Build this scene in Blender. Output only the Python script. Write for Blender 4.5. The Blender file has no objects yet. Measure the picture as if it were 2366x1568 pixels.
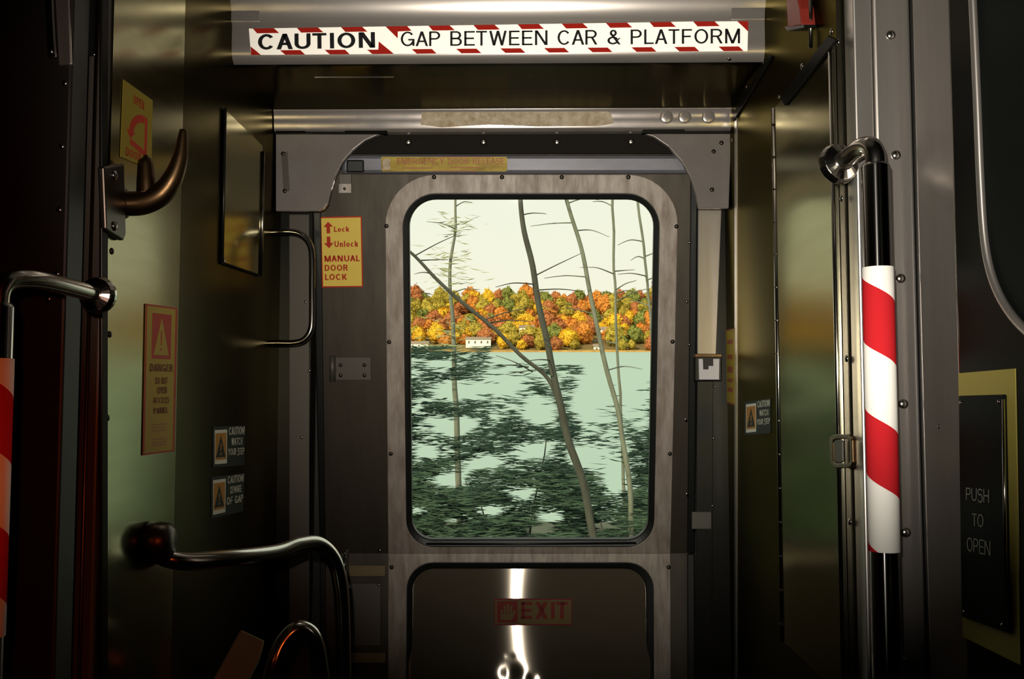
import bpy, bmesh, math, random
from mathutils import Vector, Matrix, noise

# ------------------------------------------------------------------ camera, sky, sun, flash, exposure
S = bpy.context.scene
COL = S.collection
W_PX, H_PX, F_PX = 2366.0, 1568.0, 2200.0
CAM = Vector((0.0, 0.0, 1.40))
PITCH = math.atan2(920 - 784, F_PX)
YAW = math.atan2(1215 - 1183, F_PX)

cd = bpy.data.cameras.new('camera')
cd.sensor_fit = 'HORIZONTAL'; cd.sensor_width = 36.0
cd.lens = F_PX / W_PX * 36.0
cd.clip_start = 0.02; cd.clip_end = 5000
cam = bpy.data.objects.new('camera', cd); COL.objects.link(cam)
cam.location = CAM
cam.rotation_euler = (math.pi / 2 + PITCH, 0, YAW)
S.camera = cam

S.view_settings.view_transform = 'Standard'
S.view_settings.look = 'None'
S.view_settings.gamma = 1.0
S.view_settings.use_curve_mapping = False
S.view_settings.exposure = 0.0

world = bpy.data.worlds.new('sky'); S.world = world
world.use_nodes = True
wn = world.node_tree.nodes; wl = world.node_tree.links
for n in list(wn): wn.remove(n)
wout = wn.new('ShaderNodeOutputWorld'); wbg = wn.new('ShaderNodeBackground')
wtc = wn.new('ShaderNodeTexCoord'); wsep = wn.new('ShaderNodeSeparateXYZ'); wramp = wn.new('ShaderNodeValToRGB')
wl.new(wtc.outputs['Generated'], wsep.inputs[0]); wl.new(wsep.outputs['Z'], wramp.inputs[0])
wramp.color_ramp.elements[0].position = 0.0; wramp.color_ramp.elements[0].color = (0.97, 0.90, 0.76, 1)
wramp.color_ramp.elements[1].position = 0.32; wramp.color_ramp.elements[1].color = (0.84, 0.90, 0.78, 1)
wl.new(wramp.outputs[0], wbg.inputs['Color']); wbg.inputs['Strength'].default_value = 1.12
wl.new(wbg.outputs[0], wout.inputs['Surface'])

sd = bpy.data.lights.new('sun', 'SUN'); sd.energy = 5.4; sd.angle = math.radians(2.0); sd.color = (1.0, 0.86, 0.62)
sun = bpy.data.objects.new('sun', sd); COL.objects.link(sun)
sun.rotation_euler = (math.radians(52), 0, math.radians(-38))

# the flash built into the camera, a few centimetres above and beside the lens
fd = bpy.data.lights.new('camera_flash', 'SPOT')
fd.energy = 84; fd.spot_size = math.radians(68); fd.spot_blend = 1.0; fd.shadow_soft_size = 0.008
fd.color = (1.0, 0.935, 0.81)
flash = bpy.data.objects.new('camera_flash', fd); COL.objects.link(flash)
flash.location = CAM + Vector((-0.035, -0.01, 0.07))
flash.rotation_euler = (math.pi / 2 + PITCH + math.radians(9.0), 0, YAW - math.radians(7.2))
# flash light that leaks round the finger at its edge: dim and red-orange, towards the left
gd = bpy.data.lights.new('flash_leak', 'SPOT')
gd.energy = 5.5; gd.spot_size = math.radians(70); gd.spot_blend = 1.0; gd.shadow_soft_size = 0.012
gd.color = (1.0, 0.13, 0.015)
leak = bpy.data.objects.new('flash_leak', gd); COL.objects.link(leak)
leak.location = CAM + Vector((-0.05, -0.01, 0.06))
leak.rotation_euler = (math.pi / 2 - math.radians(5), 0, math.radians(36))

# ------------------------------------------------------------------ unprojection: photograph pixel -> point on a plane of the place
cy, sy, cp, sp = math.cos(YAW), math.sin(YAW), math.cos(PITCH), math.sin(PITCH)
RIGHT = Vector((cy, sy, 0)); FWD = Vector((-sy * cp, cy * cp, sp)); UP = RIGHT.cross(FWD)

def ray(px, py):
    return RIGHT * ((px - 1183) / F_PX) + UP * ((784 - py) / F_PX) + FWD

class Plane:
    def __init__(s, p0, n): s.p = Vector(p0); s.n = Vector(n).normalized()
    def at(s, px, py, off=0.0):
        d = ray(px, py); p = s.p + s.n * off
        return CAM + d * ((p - CAM).dot(s.n) / d.dot(s.n))
    def off(s, d): return Plane(s.p + s.n * d, s.n)

def PY(Y): return Plane((0, Y, 0), (0, -1, 0))
XL, XR = -0.495, 0.400
PL = Plane((XL, 0, 0), (1, 0, 0)); PR = Plane((XR, 0, 0), (-1, 0, 0))
ZH = 1.40 - 0.325
DU = Plane((0, 2.05, ZH), (0, -1, -0.20)); DL = Plane((0, 2.05, ZH), (0, -1, 0.16))

# ------------------------------------------------------------------ materials
def lin(c):
    f = lambda v: v / 12.92 if v <= 0.04045 else ((v + 0.055) / 1.055) ** 2.4
    return (f(c[0] / 255), f(c[1] / 255), f(c[2] / 255), 1)

def mat(name, rgb, rough=0.5, metal=0.0, aniso=0.0, tangent=None, spec=0.5, noise_amt=0.0, noise_scale=(8, 8, 8), rough_var=0.0, coat=0.0, bump=0.0, dark=(0.3, 0.25, 0.2)):
    m = bpy.data.materials.new(name); m.use_nodes = True
    nt = m.node_tree; b = nt.nodes['Principled BSDF']
    col = rgb if len(rgb) == 4 else (*rgb, 1)
    b.inputs['Base Color'].default_value = col
    b.inputs['Roughness'].default_value = rough; b.inputs['Metallic'].default_value = metal
    b.inputs['Specular IOR Level'].default_value = spec
    if coat: b.inputs['Coat Weight'].default_value = coat; b.inputs['Coat Roughness'].default_value = 0.12
    if aniso:
        b.inputs['Anisotropic'].default_value = aniso
        if tangent:
            c = nt.nodes.new('ShaderNodeCombineXYZ')
            for i in range(3): c.inputs[i].default_value = tangent[i]
            nt.links.new(c.outputs[0], b.inputs['Tangent'])
    if noise_amt or rough_var or bump:
        tc = nt.nodes.new('ShaderNodeTexCoord'); mp = nt.nodes.new('ShaderNodeMapping')
        mp.inputs['Scale'].default_value = noise_scale
        nz = nt.nodes.new('ShaderNodeTexNoise'); nz.inputs['Detail'].default_value = 6; nz.inputs['Roughness'].default_value = 0.65
        nz.inputs['Scale'].default_value = 1.0
        nt.links.new(tc.outputs['Object'], mp.inputs[0]); nt.links.new(mp.outputs[0], nz.inputs['Vector'])
        if noise_amt:
            mx = nt.nodes.new('ShaderNodeMix'); mx.data_type = 'RGBA'
            rp = nt.nodes.new('ShaderNodeValToRGB')
            rp.color_ramp.elements[0].position = 0.35; rp.color_ramp.elements[1].position = 0.68
            nt.links.new(nz.outputs[0], rp.inputs[0])
            ml = nt.nodes.new('ShaderNodeMath'); ml.operation = 'MULTIPLY'; ml.inputs[1].default_value = noise_amt
            nt.links.new(rp.outputs[0], ml.inputs[0]); nt.links.new(ml.outputs[0], mx.inputs[0])
            mx.inputs[6].default_value = col
            mx.inputs[7].default_value = (col[0] * dark[0], col[1] * dark[1], col[2] * dark[2], 1)
            nt.links.new(mx.outputs[2], b.inputs['Base Color'])
        if rough_var:
            mr = nt.nodes.new('ShaderNodeMapRange')
            mr.inputs[3].default_value = max(0.02, rough - rough_var); mr.inputs[4].default_value = rough + rough_var
            nt.links.new(nz.outputs[0], mr.inputs[0]); nt.links.new(mr.outputs[0], b.inputs['Roughness'])
        if bump:
            bp = nt.nodes.new('ShaderNodeBump'); bp.inputs['Strength'].default_value = bump; bp.inputs['Distance'].default_value = 0.01
            nt.links.new(nz.outputs[0], bp.inputs['Height']); nt.links.new(bp.outputs[0], b.inputs['Normal'])
    return m

M = {}
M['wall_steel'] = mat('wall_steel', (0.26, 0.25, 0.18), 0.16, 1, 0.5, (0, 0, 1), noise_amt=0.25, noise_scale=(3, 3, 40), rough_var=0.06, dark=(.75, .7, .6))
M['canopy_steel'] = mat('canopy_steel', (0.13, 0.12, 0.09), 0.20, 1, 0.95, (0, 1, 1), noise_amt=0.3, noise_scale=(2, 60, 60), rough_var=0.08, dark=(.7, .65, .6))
M['plate_steel'] = mat('plate_steel', (0.44, 0.40, 0.38), 0.22, 0.55, 0.0, None, noise_amt=0.45, noise_scale=(14, 14, 14), rough_var=0.10, dark=(.55, .5, .45))
M['door_sheet'] = mat('door_sheet', (0.056, 0.045, 0.031), 0.5, 0.45, noise_amt=0.6, noise_scale=(30, 30, 2.0), rough_var=0.1, dark=(.5, .45, .4))
M['low_panel'] = mat('low_panel', (0.16, 0.13, 0.092), 0.085, 0.32, 0.97, (0, 0, 1), noise_amt=0.3, noise_scale=(5, 5, 8), dark=(.6, .55, .5))
M['aluminium'] = mat('aluminium', (0.40, 0.345, 0.30), 0.55, 0.2, noise_amt=0.75, noise_scale=(60, 60, 7), rough_var=0.1, dark=(.42, .36, .30))
M['rubber'] = mat('rubber', (0.006, 0.007, 0.006), 0.42, 0, spec=0.35)
M['rubber_dirty'] = mat('rubber_dirty', (0.010, 0.008, 0.006), 0.8, 0, spec=0.2, noise_amt=0.0)
M['grey_blue'] = mat('grey_blue', (0.17, 0.17, 0.20), 0.45, 0.3, noise_amt=0.5, noise_scale=(6, 6, 20), dark=(.5, .45, .4))
M['post_steel'] = mat('post_steel', (0.50, 0.465, 0.44), 0.34, 0.82, 0.5, (0, 0, 1), noise_amt=0.3, noise_scale=(60, 60, 3), dark=(.7, .66, .6))
M['dark_steel'] = mat('dark_steel', (0.030, 0.030, 0.027), 0.35, 0.8)
M['dark_paint'] = mat('dark_paint', (0.012, 0.012, 0.010), 0.5, 0)
M['shadow_wall'] = mat('shadow_wall', (0.02, 0.02, 0.018), 0.5, 0.5)
M['pole_steel'] = mat('pole_steel', (0.55, 0.53, 0.51), 0.17, 1, 0.97, (0, 0, 1))
M['wall_steel_dimmed'] = mat('wall_steel_dimmed', (0.125, 0.117, 0.095), 0.24, 1, 0.5, (0, 0, 1), noise_amt=0.25, noise_scale=(3, 3, 40), dark=(.75, .7, .6))  # wall steel painted darker, for the part outside the window's reflection
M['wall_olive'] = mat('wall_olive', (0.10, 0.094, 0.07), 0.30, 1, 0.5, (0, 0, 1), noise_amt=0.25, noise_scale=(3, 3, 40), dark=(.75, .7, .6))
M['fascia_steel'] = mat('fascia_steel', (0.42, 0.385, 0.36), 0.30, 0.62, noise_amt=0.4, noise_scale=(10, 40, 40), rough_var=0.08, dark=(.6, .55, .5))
M['chrome'] = mat('chrome', (0.62, 0.60, 0.58), 0.13, 1)
M['rail_steel'] = mat('rail_steel', (0.58, 0.55, 0.50), 0.17, 1, rough_var=0.03, noise_scale=(30, 30, 30))
M['bronze'] = mat('bronze', (0.16, 0.10, 0.05), 0.36, 1, noise_amt=0.6, noise_scale=(40, 40, 40), rough_var=0.12)
M['bolt'] = mat('bolt', (0.50, 0.48, 0.44), 0.22, 1)
M['bolt_dark'] = mat('bolt_dark', (0.07, 0.06, 0.05), 0.35, 0.9)
def retro(name, rgb):
    """retro-reflective sheeting: sends back more of the light than plain white paint does"""
    m = bpy.data.materials.new(name); m.use_nodes = True
    nt = m.node_tree; d = nt.nodes.new('ShaderNodeBsdfDiffuse'); d.inputs['Color'].default_value = (*rgb, 1)
    nt.nodes.remove(nt.nodes['Principled BSDF']); nt.links.new(d.outputs[0], nt.nodes['Material Output'].inputs[0])
    return m
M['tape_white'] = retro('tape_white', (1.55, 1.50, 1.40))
M['tape_red'] = retro('tape_red', (0.42, 0.022, 0.014))
M['black_ink'] = mat('black_ink', (0.008, 0.008, 0.010), 0.55, spec=0.3)
M['sticker_yellow'] = mat('sticker_yellow', (0.86, 0.64, 0.12), 0.45, noise_amt=0.25, noise_scale=(30, 30, 30), dark=(.75, .7, .6))
M['sticker_worn'] = mat('sticker_worn', (0.56, 0.42, 0.08), 0.5, noise_amt=0.9, noise_scale=(22, 22, 60), dark=(.5, .42, .3))
M['sign_dark_yellow'] = mat('sign_dark_yellow', (0.33, 0.26, 0.03), 0.6, spec=0.15)  # a darker yellow than the other stickers
M['sticker_dull'] = mat('sticker_dull', (0.50, 0.37, 0.035), 0.5)
M['ink_red'] = mat('ink_red', (0.48, 0.035, 0.012), 0.5)
M['ink_faded'] = mat('ink_faded', (0.40, 0.10, 0.03), 0.55)
M['ink_brown'] = mat('ink_brown', (0.16, 0.035, 0.012), 0.5)
M['exit_ground'] = mat('exit_ground', (0.17, 0.11, 0.035), 0.5)
M['exit_red'] = mat('exit_red', (0.20, 0.012, 0.008), 0.5)
M['decal_dark'] = mat('decal_dark', (0.02, 0.028, 0.02), 0.6)
M['decal_white'] = mat('decal_white', (0.85, 0.85, 0.72), 0.55)
M['decal_orange'] = mat('decal_orange', (0.55, 0.25, 0.03), 0.5)
M['residue'] = mat('residue', (0.62, 0.53, 0.41), 0.75, 0, noise_amt=0.8, noise_scale=(70, 70, 70), dark=(.5, .38, .22))
M['lock_white'] = mat('lock_white', (0.45, 0.44, 0.48), 0.4, 0.3)
M['sign_yellow'] = mat('sign_yellow', (0.42, 0.35, 0.08), 0.55)
M['sign_black'] = mat('sign_black', (0.006, 0.008, 0.007), 0.42)
M['sign_engraved'] = mat('sign_engraved', (0.40, 0.41, 0.32), 0.5)
M['red_box'] = mat('red_box', (0.22, 0.02, 0.012), 0.5)
M['beige'] = mat('beige', (0.24, 0.18, 0.08), 0.6)
M['grey_plate'] = mat('grey_plate', (0.10, 0.09, 0.075), 0.5, 0.4)
M['pale_ceiling'] = mat('pale_ceiling', (0.10, 0.095, 0.08), 0.6)
M['floor'] = mat('floor', (0.03, 0.03, 0.028), 0.7, noise_amt=0.4, noise_scale=(40, 40, 40))
M['bark'] = mat('bark', (0.055, 0.06, 0.045), 0.9, noise_amt=0.6, noise_scale=(20, 20, 6))
M['bark_pale'] = mat('bark_pale', (0.17, 0.19, 0.14), 0.9, noise_amt=0.5, noise_scale=(20, 20, 6))
M['leaf_dark'] = mat('leaf_dark', (0.022, 0.050, 0.035), 0.75, noise_amt=0.4, noise_scale=(6, 6, 6), spec=0.2)
M['leaf_mid'] = mat('leaf_mid', (0.045, 0.085, 0.052), 0.75, noise_amt=0.4, noise_scale=(6, 6, 6), spec=0.2)
M['leaf_olive'] = mat('leaf_olive', (0.22, 0.24, 0.12), 0.8, spec=0.2)
M['bank'] = mat('bank', (0.045, 0.06, 0.035), 0.95, noise_amt=0.5, noise_scale=(3, 3, 3))
M['water'] = mat('water', (0.27, 0.37, 0.34), 0.55, spec=0.12, noise_amt=0.25, noise_scale=(0.02, 0.15, 1), dark=(.85, .88, .9))
M['hill_ground'] = mat('hill_ground', (0.16, 0.11, 0.03), 0.95, noise_amt=0.5, noise_scale=(.05, .05, .05))
M['shore'] = mat('shore', (0.42, 0.25, 0.06), 0.95, noise_amt=0.6, noise_scale=(.2, .2, .2))
M['house_white'] = mat('house_white', (0.85, 0.82, 0.72), 0.7)
M['house_roof'] = mat('house_roof', (0.22, 0.17, 0.13), 0.8)
M['house_window'] = mat('house_window', (0.10, 0.10, 0.10), 0.3)

for k, c in (('wall_steel_dimmed', (.43, .41, .34)), ('wall_olive', (.42, .395, .31)), ('canopy_steel', (.46, .43, .36)), ('wall_steel', (.82, .80, .62)), ('dark_steel', (.3, .28, .24))):
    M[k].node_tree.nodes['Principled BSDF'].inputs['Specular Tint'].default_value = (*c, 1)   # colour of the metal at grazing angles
M['sign_black'].node_tree.nodes['Principled BSDF'].inputs['IOR'].default_value = 1.15
for k in ('sticker_yellow', 'sticker_worn', 'sticker_dull', 'sign_yellow', 'ink_red', 'ink_brown', 'exit_ground', 'exit_red', 'residue', 'decal_dark', 'decal_white', 'decal_orange', 'sign_black', 'sign_engraved'):
    M[k].node_tree.nodes['Principled BSDF'].inputs['Specular IOR Level'].default_value = 0.15

def striped_pole_material(name, white, red, z0, period, slope):
    m = bpy.data.materials.new(name); m.use_nodes = True
    nt = m.node_tree; nt.nodes.remove(nt.nodes['Principled BSDF'])
    b = nt.nodes.new('ShaderNodeBsdfDiffuse'); nt.links.new(b.outputs[0], nt.nodes['Material Output'].inputs[0])
    tc = nt.nodes.new('ShaderNodeTexCoord'); sx = nt.nodes.new('ShaderNodeSeparateXYZ')
    nt.links.new(tc.outputs['Object'], sx.inputs[0])
    def mth(op, a, bb=None):
        n = nt.nodes.new('ShaderNodeMath'); n.operation = op
        for i, v in enumerate((a, bb)):
            if v is None: continue
            if isinstance(v, (int, float)): n.inputs[i].default_value = v
            else: nt.links.new(v, n.inputs[i])
        return n.outputs[0]
    neg_y = mth('MULTIPLY', sx.outputs['Y'], -1.0)
    ang = mth('ARCTAN2', sx.outputs['X'], neg_y)              # 0 towards -Y, seam towards +Y
    v = mth('ADD', sx.outputs['Z'], mth('MULTIPLY', ang, slope))
    v = mth('DIVIDE', mth('SUBTRACT', z0, v), period)
    fr = mth('FRACT', mth('ADD', v, 20.0))
    red_f = mth('LESS_THAN', fr, 0.49)
    mx = nt.nodes.new('ShaderNodeMix'); mx.data_type = 'RGBA'
    nt.links.new(red_f, mx.inputs[0]); mx.inputs[6].default_value = white; mx.inputs[7].default_value = red
    nt.links.new(mx.outputs[2], b.inputs['Color'])
    return m

def glass_material():
    m = bpy.data.materials.new('window_glass'); m.use_nodes = True
    nt = m.node_tree
    for n in list(nt.nodes): nt.nodes.remove(n)
    o = nt.nodes.new('ShaderNodeOutputMaterial'); mix = nt.nodes.new('ShaderNodeMixShader')
    t = nt.nodes.new('ShaderNodeBsdfTransparent'); t.inputs[0].default_value = (0.96, 0.97, 0.94, 1)
    g = nt.nodes.new('ShaderNodeBsdfGlossy'); g.inputs['Roughness'].default_value = 0.02
    fr = nt.nodes.new('ShaderNodeFresnel'); fr.inputs[0].default_value = 1.3
    nt.links.new(fr.outputs[0], mix.inputs[0]); nt.links.new(t.outputs[0], mix.inputs[1]); nt.links.new(g.outputs[0], mix.inputs[2])
    nt.links.new(mix.outputs[0], o.inputs[0])
    return m
M['glass'] = glass_material()

# ------------------------------------------------------------------ object helpers
def wloc(o):
    v = Vector((0, 0, 0))
    while o is not None: v = v + o.location; o = o.parent
    return v

def tag(o, label=None, cat=None, group=None, kind=None):
    if label: o['label'] = label
    if cat: o['category'] = cat
    if group: o['group'] = group
    if kind: o['kind'] = kind
    return o

def empty(name, loc):
    o = bpy.data.objects.new(name, None); COL.objects.link(o); o.location = loc; o.empty_display_size = 0.05
    return o

def thing(name, label, cat, loc, group=None):
    return tag(empty(name, loc), label, cat, group)

def struct(name, loc=(0, 0, 0)):
    return tag(empty(name, loc), kind='structure')

def mk(name, verts, faces, m, parent=None, smooth=False, bevel=0.0, origin=None, smooth_angle=None):
    """one mesh object from world-space vertices"""
    bm = bmesh.new()
    vs = [bm.verts.new(v) for v in verts]
    for f in faces:
        try: bm.faces.new([vs[i] for i in f])
        except ValueError: pass
    bmesh.ops.recalc_face_normals(bm, faces=bm.faces[:])
    return mkbm(name, bm, m, parent, smooth, bevel, origin)

def mkbm(name, bm, m, parent=None, smooth=False, bevel=0.0, origin=None):
    if parent is not None: org = wloc(parent)
    elif origin is not None: org = Vector(origin)
    else:
        xs = [v.co for v in bm.verts]
        lo = Vector([min(c[i] for c in xs) for i in range(3)]); hi = Vector([max(c[i] for c in xs) for i in range(3)])
        org = Vector(((lo.x + hi.x) / 2, (lo.y + hi.y) / 2, lo.z))
    for v in bm.verts: v.co -= org
    me = bpy.data.meshes.new(name); bm.to_mesh(me); bm.free()
    if isinstance(m, (list, tuple)):
        for x in m: me.materials.append(x)
    else: me.materials.append(m)
    if smooth:
        for p in me.polygons: p.use_smooth = True
    o = bpy.data.objects.new(name, me); COL.objects.link(o)
    if parent is not None: o.parent = parent
    else: o.location = org
    if bevel:
        b = o.modifiers.new('bevel', 'BEVEL'); b.width = bevel; b.segments = 2; b.limit_method = 'ANGLE'; b.angle_limit = math.radians(40)
    return o

def prism_vf(front, vec):
    n = len(front); v = list(front) + [p + vec for p in front]
    f = [tuple(range(n)), tuple(range(2 * n - 1, n - 1, -1))]
    for i in range(n): j = (i + 1) % n; f.append((i, j, n + j, n + i))
    return v, f

def plate(name, poly, pl, m, parent=None, t=0.003, off=0.0, bevel=0.0, smooth=False):
    """slab whose front outline is the pixel polygon on plane pl, front face `off` in front of pl, thickness t backwards"""
    pts = [pl.at(x, y, off) for x, y in poly]
    v, f = prism_vf(pts, pl.n * -t)
    return mk(name, v, f, m, parent, smooth, bevel)

def quad(l, t, r, b): return [(l, t), (r, t), (r, b), (l, b)]

def rounded(corners, radii, n=8):
    """pixel outline of a quad (TL,TR,BR,BL) with rounded corners; always 4*(n+1) points"""
    out = []; k = len(corners)
    for i in range(k):
        p = Vector(corners[i]); a = Vector(corners[i - 1]); b = Vector(corners[(i + 1) % k])
        r = max(radii[i], 0.01)
        da = (a - p).normalized(); db = (b - p).normalized()
        s = p + da * r; e = p + db * r
        for j in range(n + 1):
            t = j / n; th = t * math.pi / 2
            q = p + da * r * (1 - math.sin(th)) + db * r * (1 - math.cos(th))
            out.append((q.x, q.y))
    return out

def ring_vf(outer, inner, vec, base=0):
    n = len(outer)
    v = list(outer) + list(inner) + [p + vec for p in outer] + [p + vec for p in inner]
    f = []
    for i in range(n):
        j = (i + 1) % n
        f += [(i, j, n + j, n + i), (2 * n + i, 3 * n + i, 3 * n + j, 2 * n + j), (i, 2 * n + i, 2 * n + j, j), (n + i, n + j, 3 * n + j, 3 * n + i)]
    return v, [tuple(base + q for q in x) for x in f]

def catmull(pts, sub=6):
    P = [Vector(p) for p in pts]; out = []
    for i in range(len(P) - 1):
        p0 = P[max(i - 1, 0)]; p1 = P[i]; p2 = P[i + 1]; p3 = P[min(i + 2, len(P) - 1)]
        for k in range(sub):
            t = k / sub
            out.append(0.5 * ((2 * p1) + (-p0 + p2) * t + (2 * p0 - 5 * p1 + 4 * p2 - p3) * t * t + (-p0 + 3 * p1 - 3 * p2 + p3) * t ** 3))
    out.append(P[-1]); return out

def tube_vf(pts, rad, seg=14, base=0):
    v, f = [], []
    n = len(pts); up = None
    for i, p in enumerate(pts):
        d = (pts[min(i + 1, n - 1)] - pts[max(i - 1, 0)]).normalized()
        if up is None:
            up = Vector((0, 0, 1)) if abs(d.z) < 0.9 else Vector((1, 0, 0))
        up = (up - d * up.dot(d)).normalized(); sd_ = d.cross(up)
        r = rad if isinstance(rad, (int, float)) else rad[i]
        for k in range(seg):
            a = 2 * math.pi * k / seg
            v.append(p + up * (math.cos(a) * r) + sd_ * (math.sin(a) * r))
    for i in range(n - 1):
        for k in range(seg):
            l = (k + 1) % seg
            f.append((i * seg + k, i * seg + l, (i + 1) * seg + l, (i + 1) * seg + k))
    f.append(tuple(range(seg - 1, -1, -1))); f.append(tuple((n - 1) * seg + k for k in range(seg)))
    return v, [tuple(base + q for q in x) for x in f]

def resample_rad(rads, n):
    out = []
    for i in range(n):
        t = i / (n - 1) * (len(rads) - 1); k = min(int(t), len(rads) - 2); out.append(rads[k] + (rads[k + 1] - rads[k]) * (t - k))
    return out

def tube(name, pts, rad, m, parent=None, sub=6, seg=16):
    c = catmull(pts, sub) if sub > 1 else [Vector(p) for p in pts]
    r = resample_rad(rad, len(c)) if isinstance(rad, (list, tuple)) else rad
    v, f = tube_vf(c, r, seg)
    return mk(name, v, f, m, parent, smooth=True)

def dome_vf(c, n, r, h, seg=14, rings=4):
    n = Vector(n).normalized(); a = n.orthogonal().normalized(); b = n.cross(a)
    v, f = [], []
    for i in range(rings):
        th = (math.pi / 2) * i / rings
        for k in range(seg):
            q = 2 * math.pi * k / seg
            v.append(c + (a * math.cos(q) + b * math.sin(q)) * (r * math.cos(th)) + n * (h * math.sin(th)))
    v.append(c + n * h)
    for i in range(rings - 1):
        for k in range(seg):
            l = (k + 1) % seg
            f.append((i * seg + k, i * seg + l, (i + 1) * seg + l, (i + 1) * seg + k))
    for k in range(seg): f.append(((rings - 1) * seg + k, (rings - 1) * seg + (k + 1) % seg, rings * seg))
    f.append(tuple(range(seg - 1, -1, -1)))
    return v, f

def bolt(px, py, pl, r, m, parent, off=0.0, h=None, name='screw'):
    v, f = dome_vf(pl.at(px, py, off), pl.n, r, h or r * 0.6)
    return mk(name, v, f, m, parent, smooth=True)

def box_vf(x0, x1, y0, y1, z0, z1):
    v = [Vector(p) for p in ((x0, y0, z0), (x1, y0, z0), (x1, y1, z0), (x0, y1, z0), (x0, y0, z1), (x1, y0, z1), (x1, y1, z1), (x0, y1, z1))]
    return v, [(0, 3, 2, 1), (4, 5, 6, 7), (0, 1, 5, 4), (1, 2, 6, 5), (2, 3, 7, 6), (3, 0, 4, 7)]

def box(name, x0, x1, y0, y1, z0, z1, m, parent=None, bevel=0.0):
    v, f = box_vf(x0, x1, y0, y1, z0, z1)
    return mk(name, v, f, m, parent, bevel=bevel)

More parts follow.
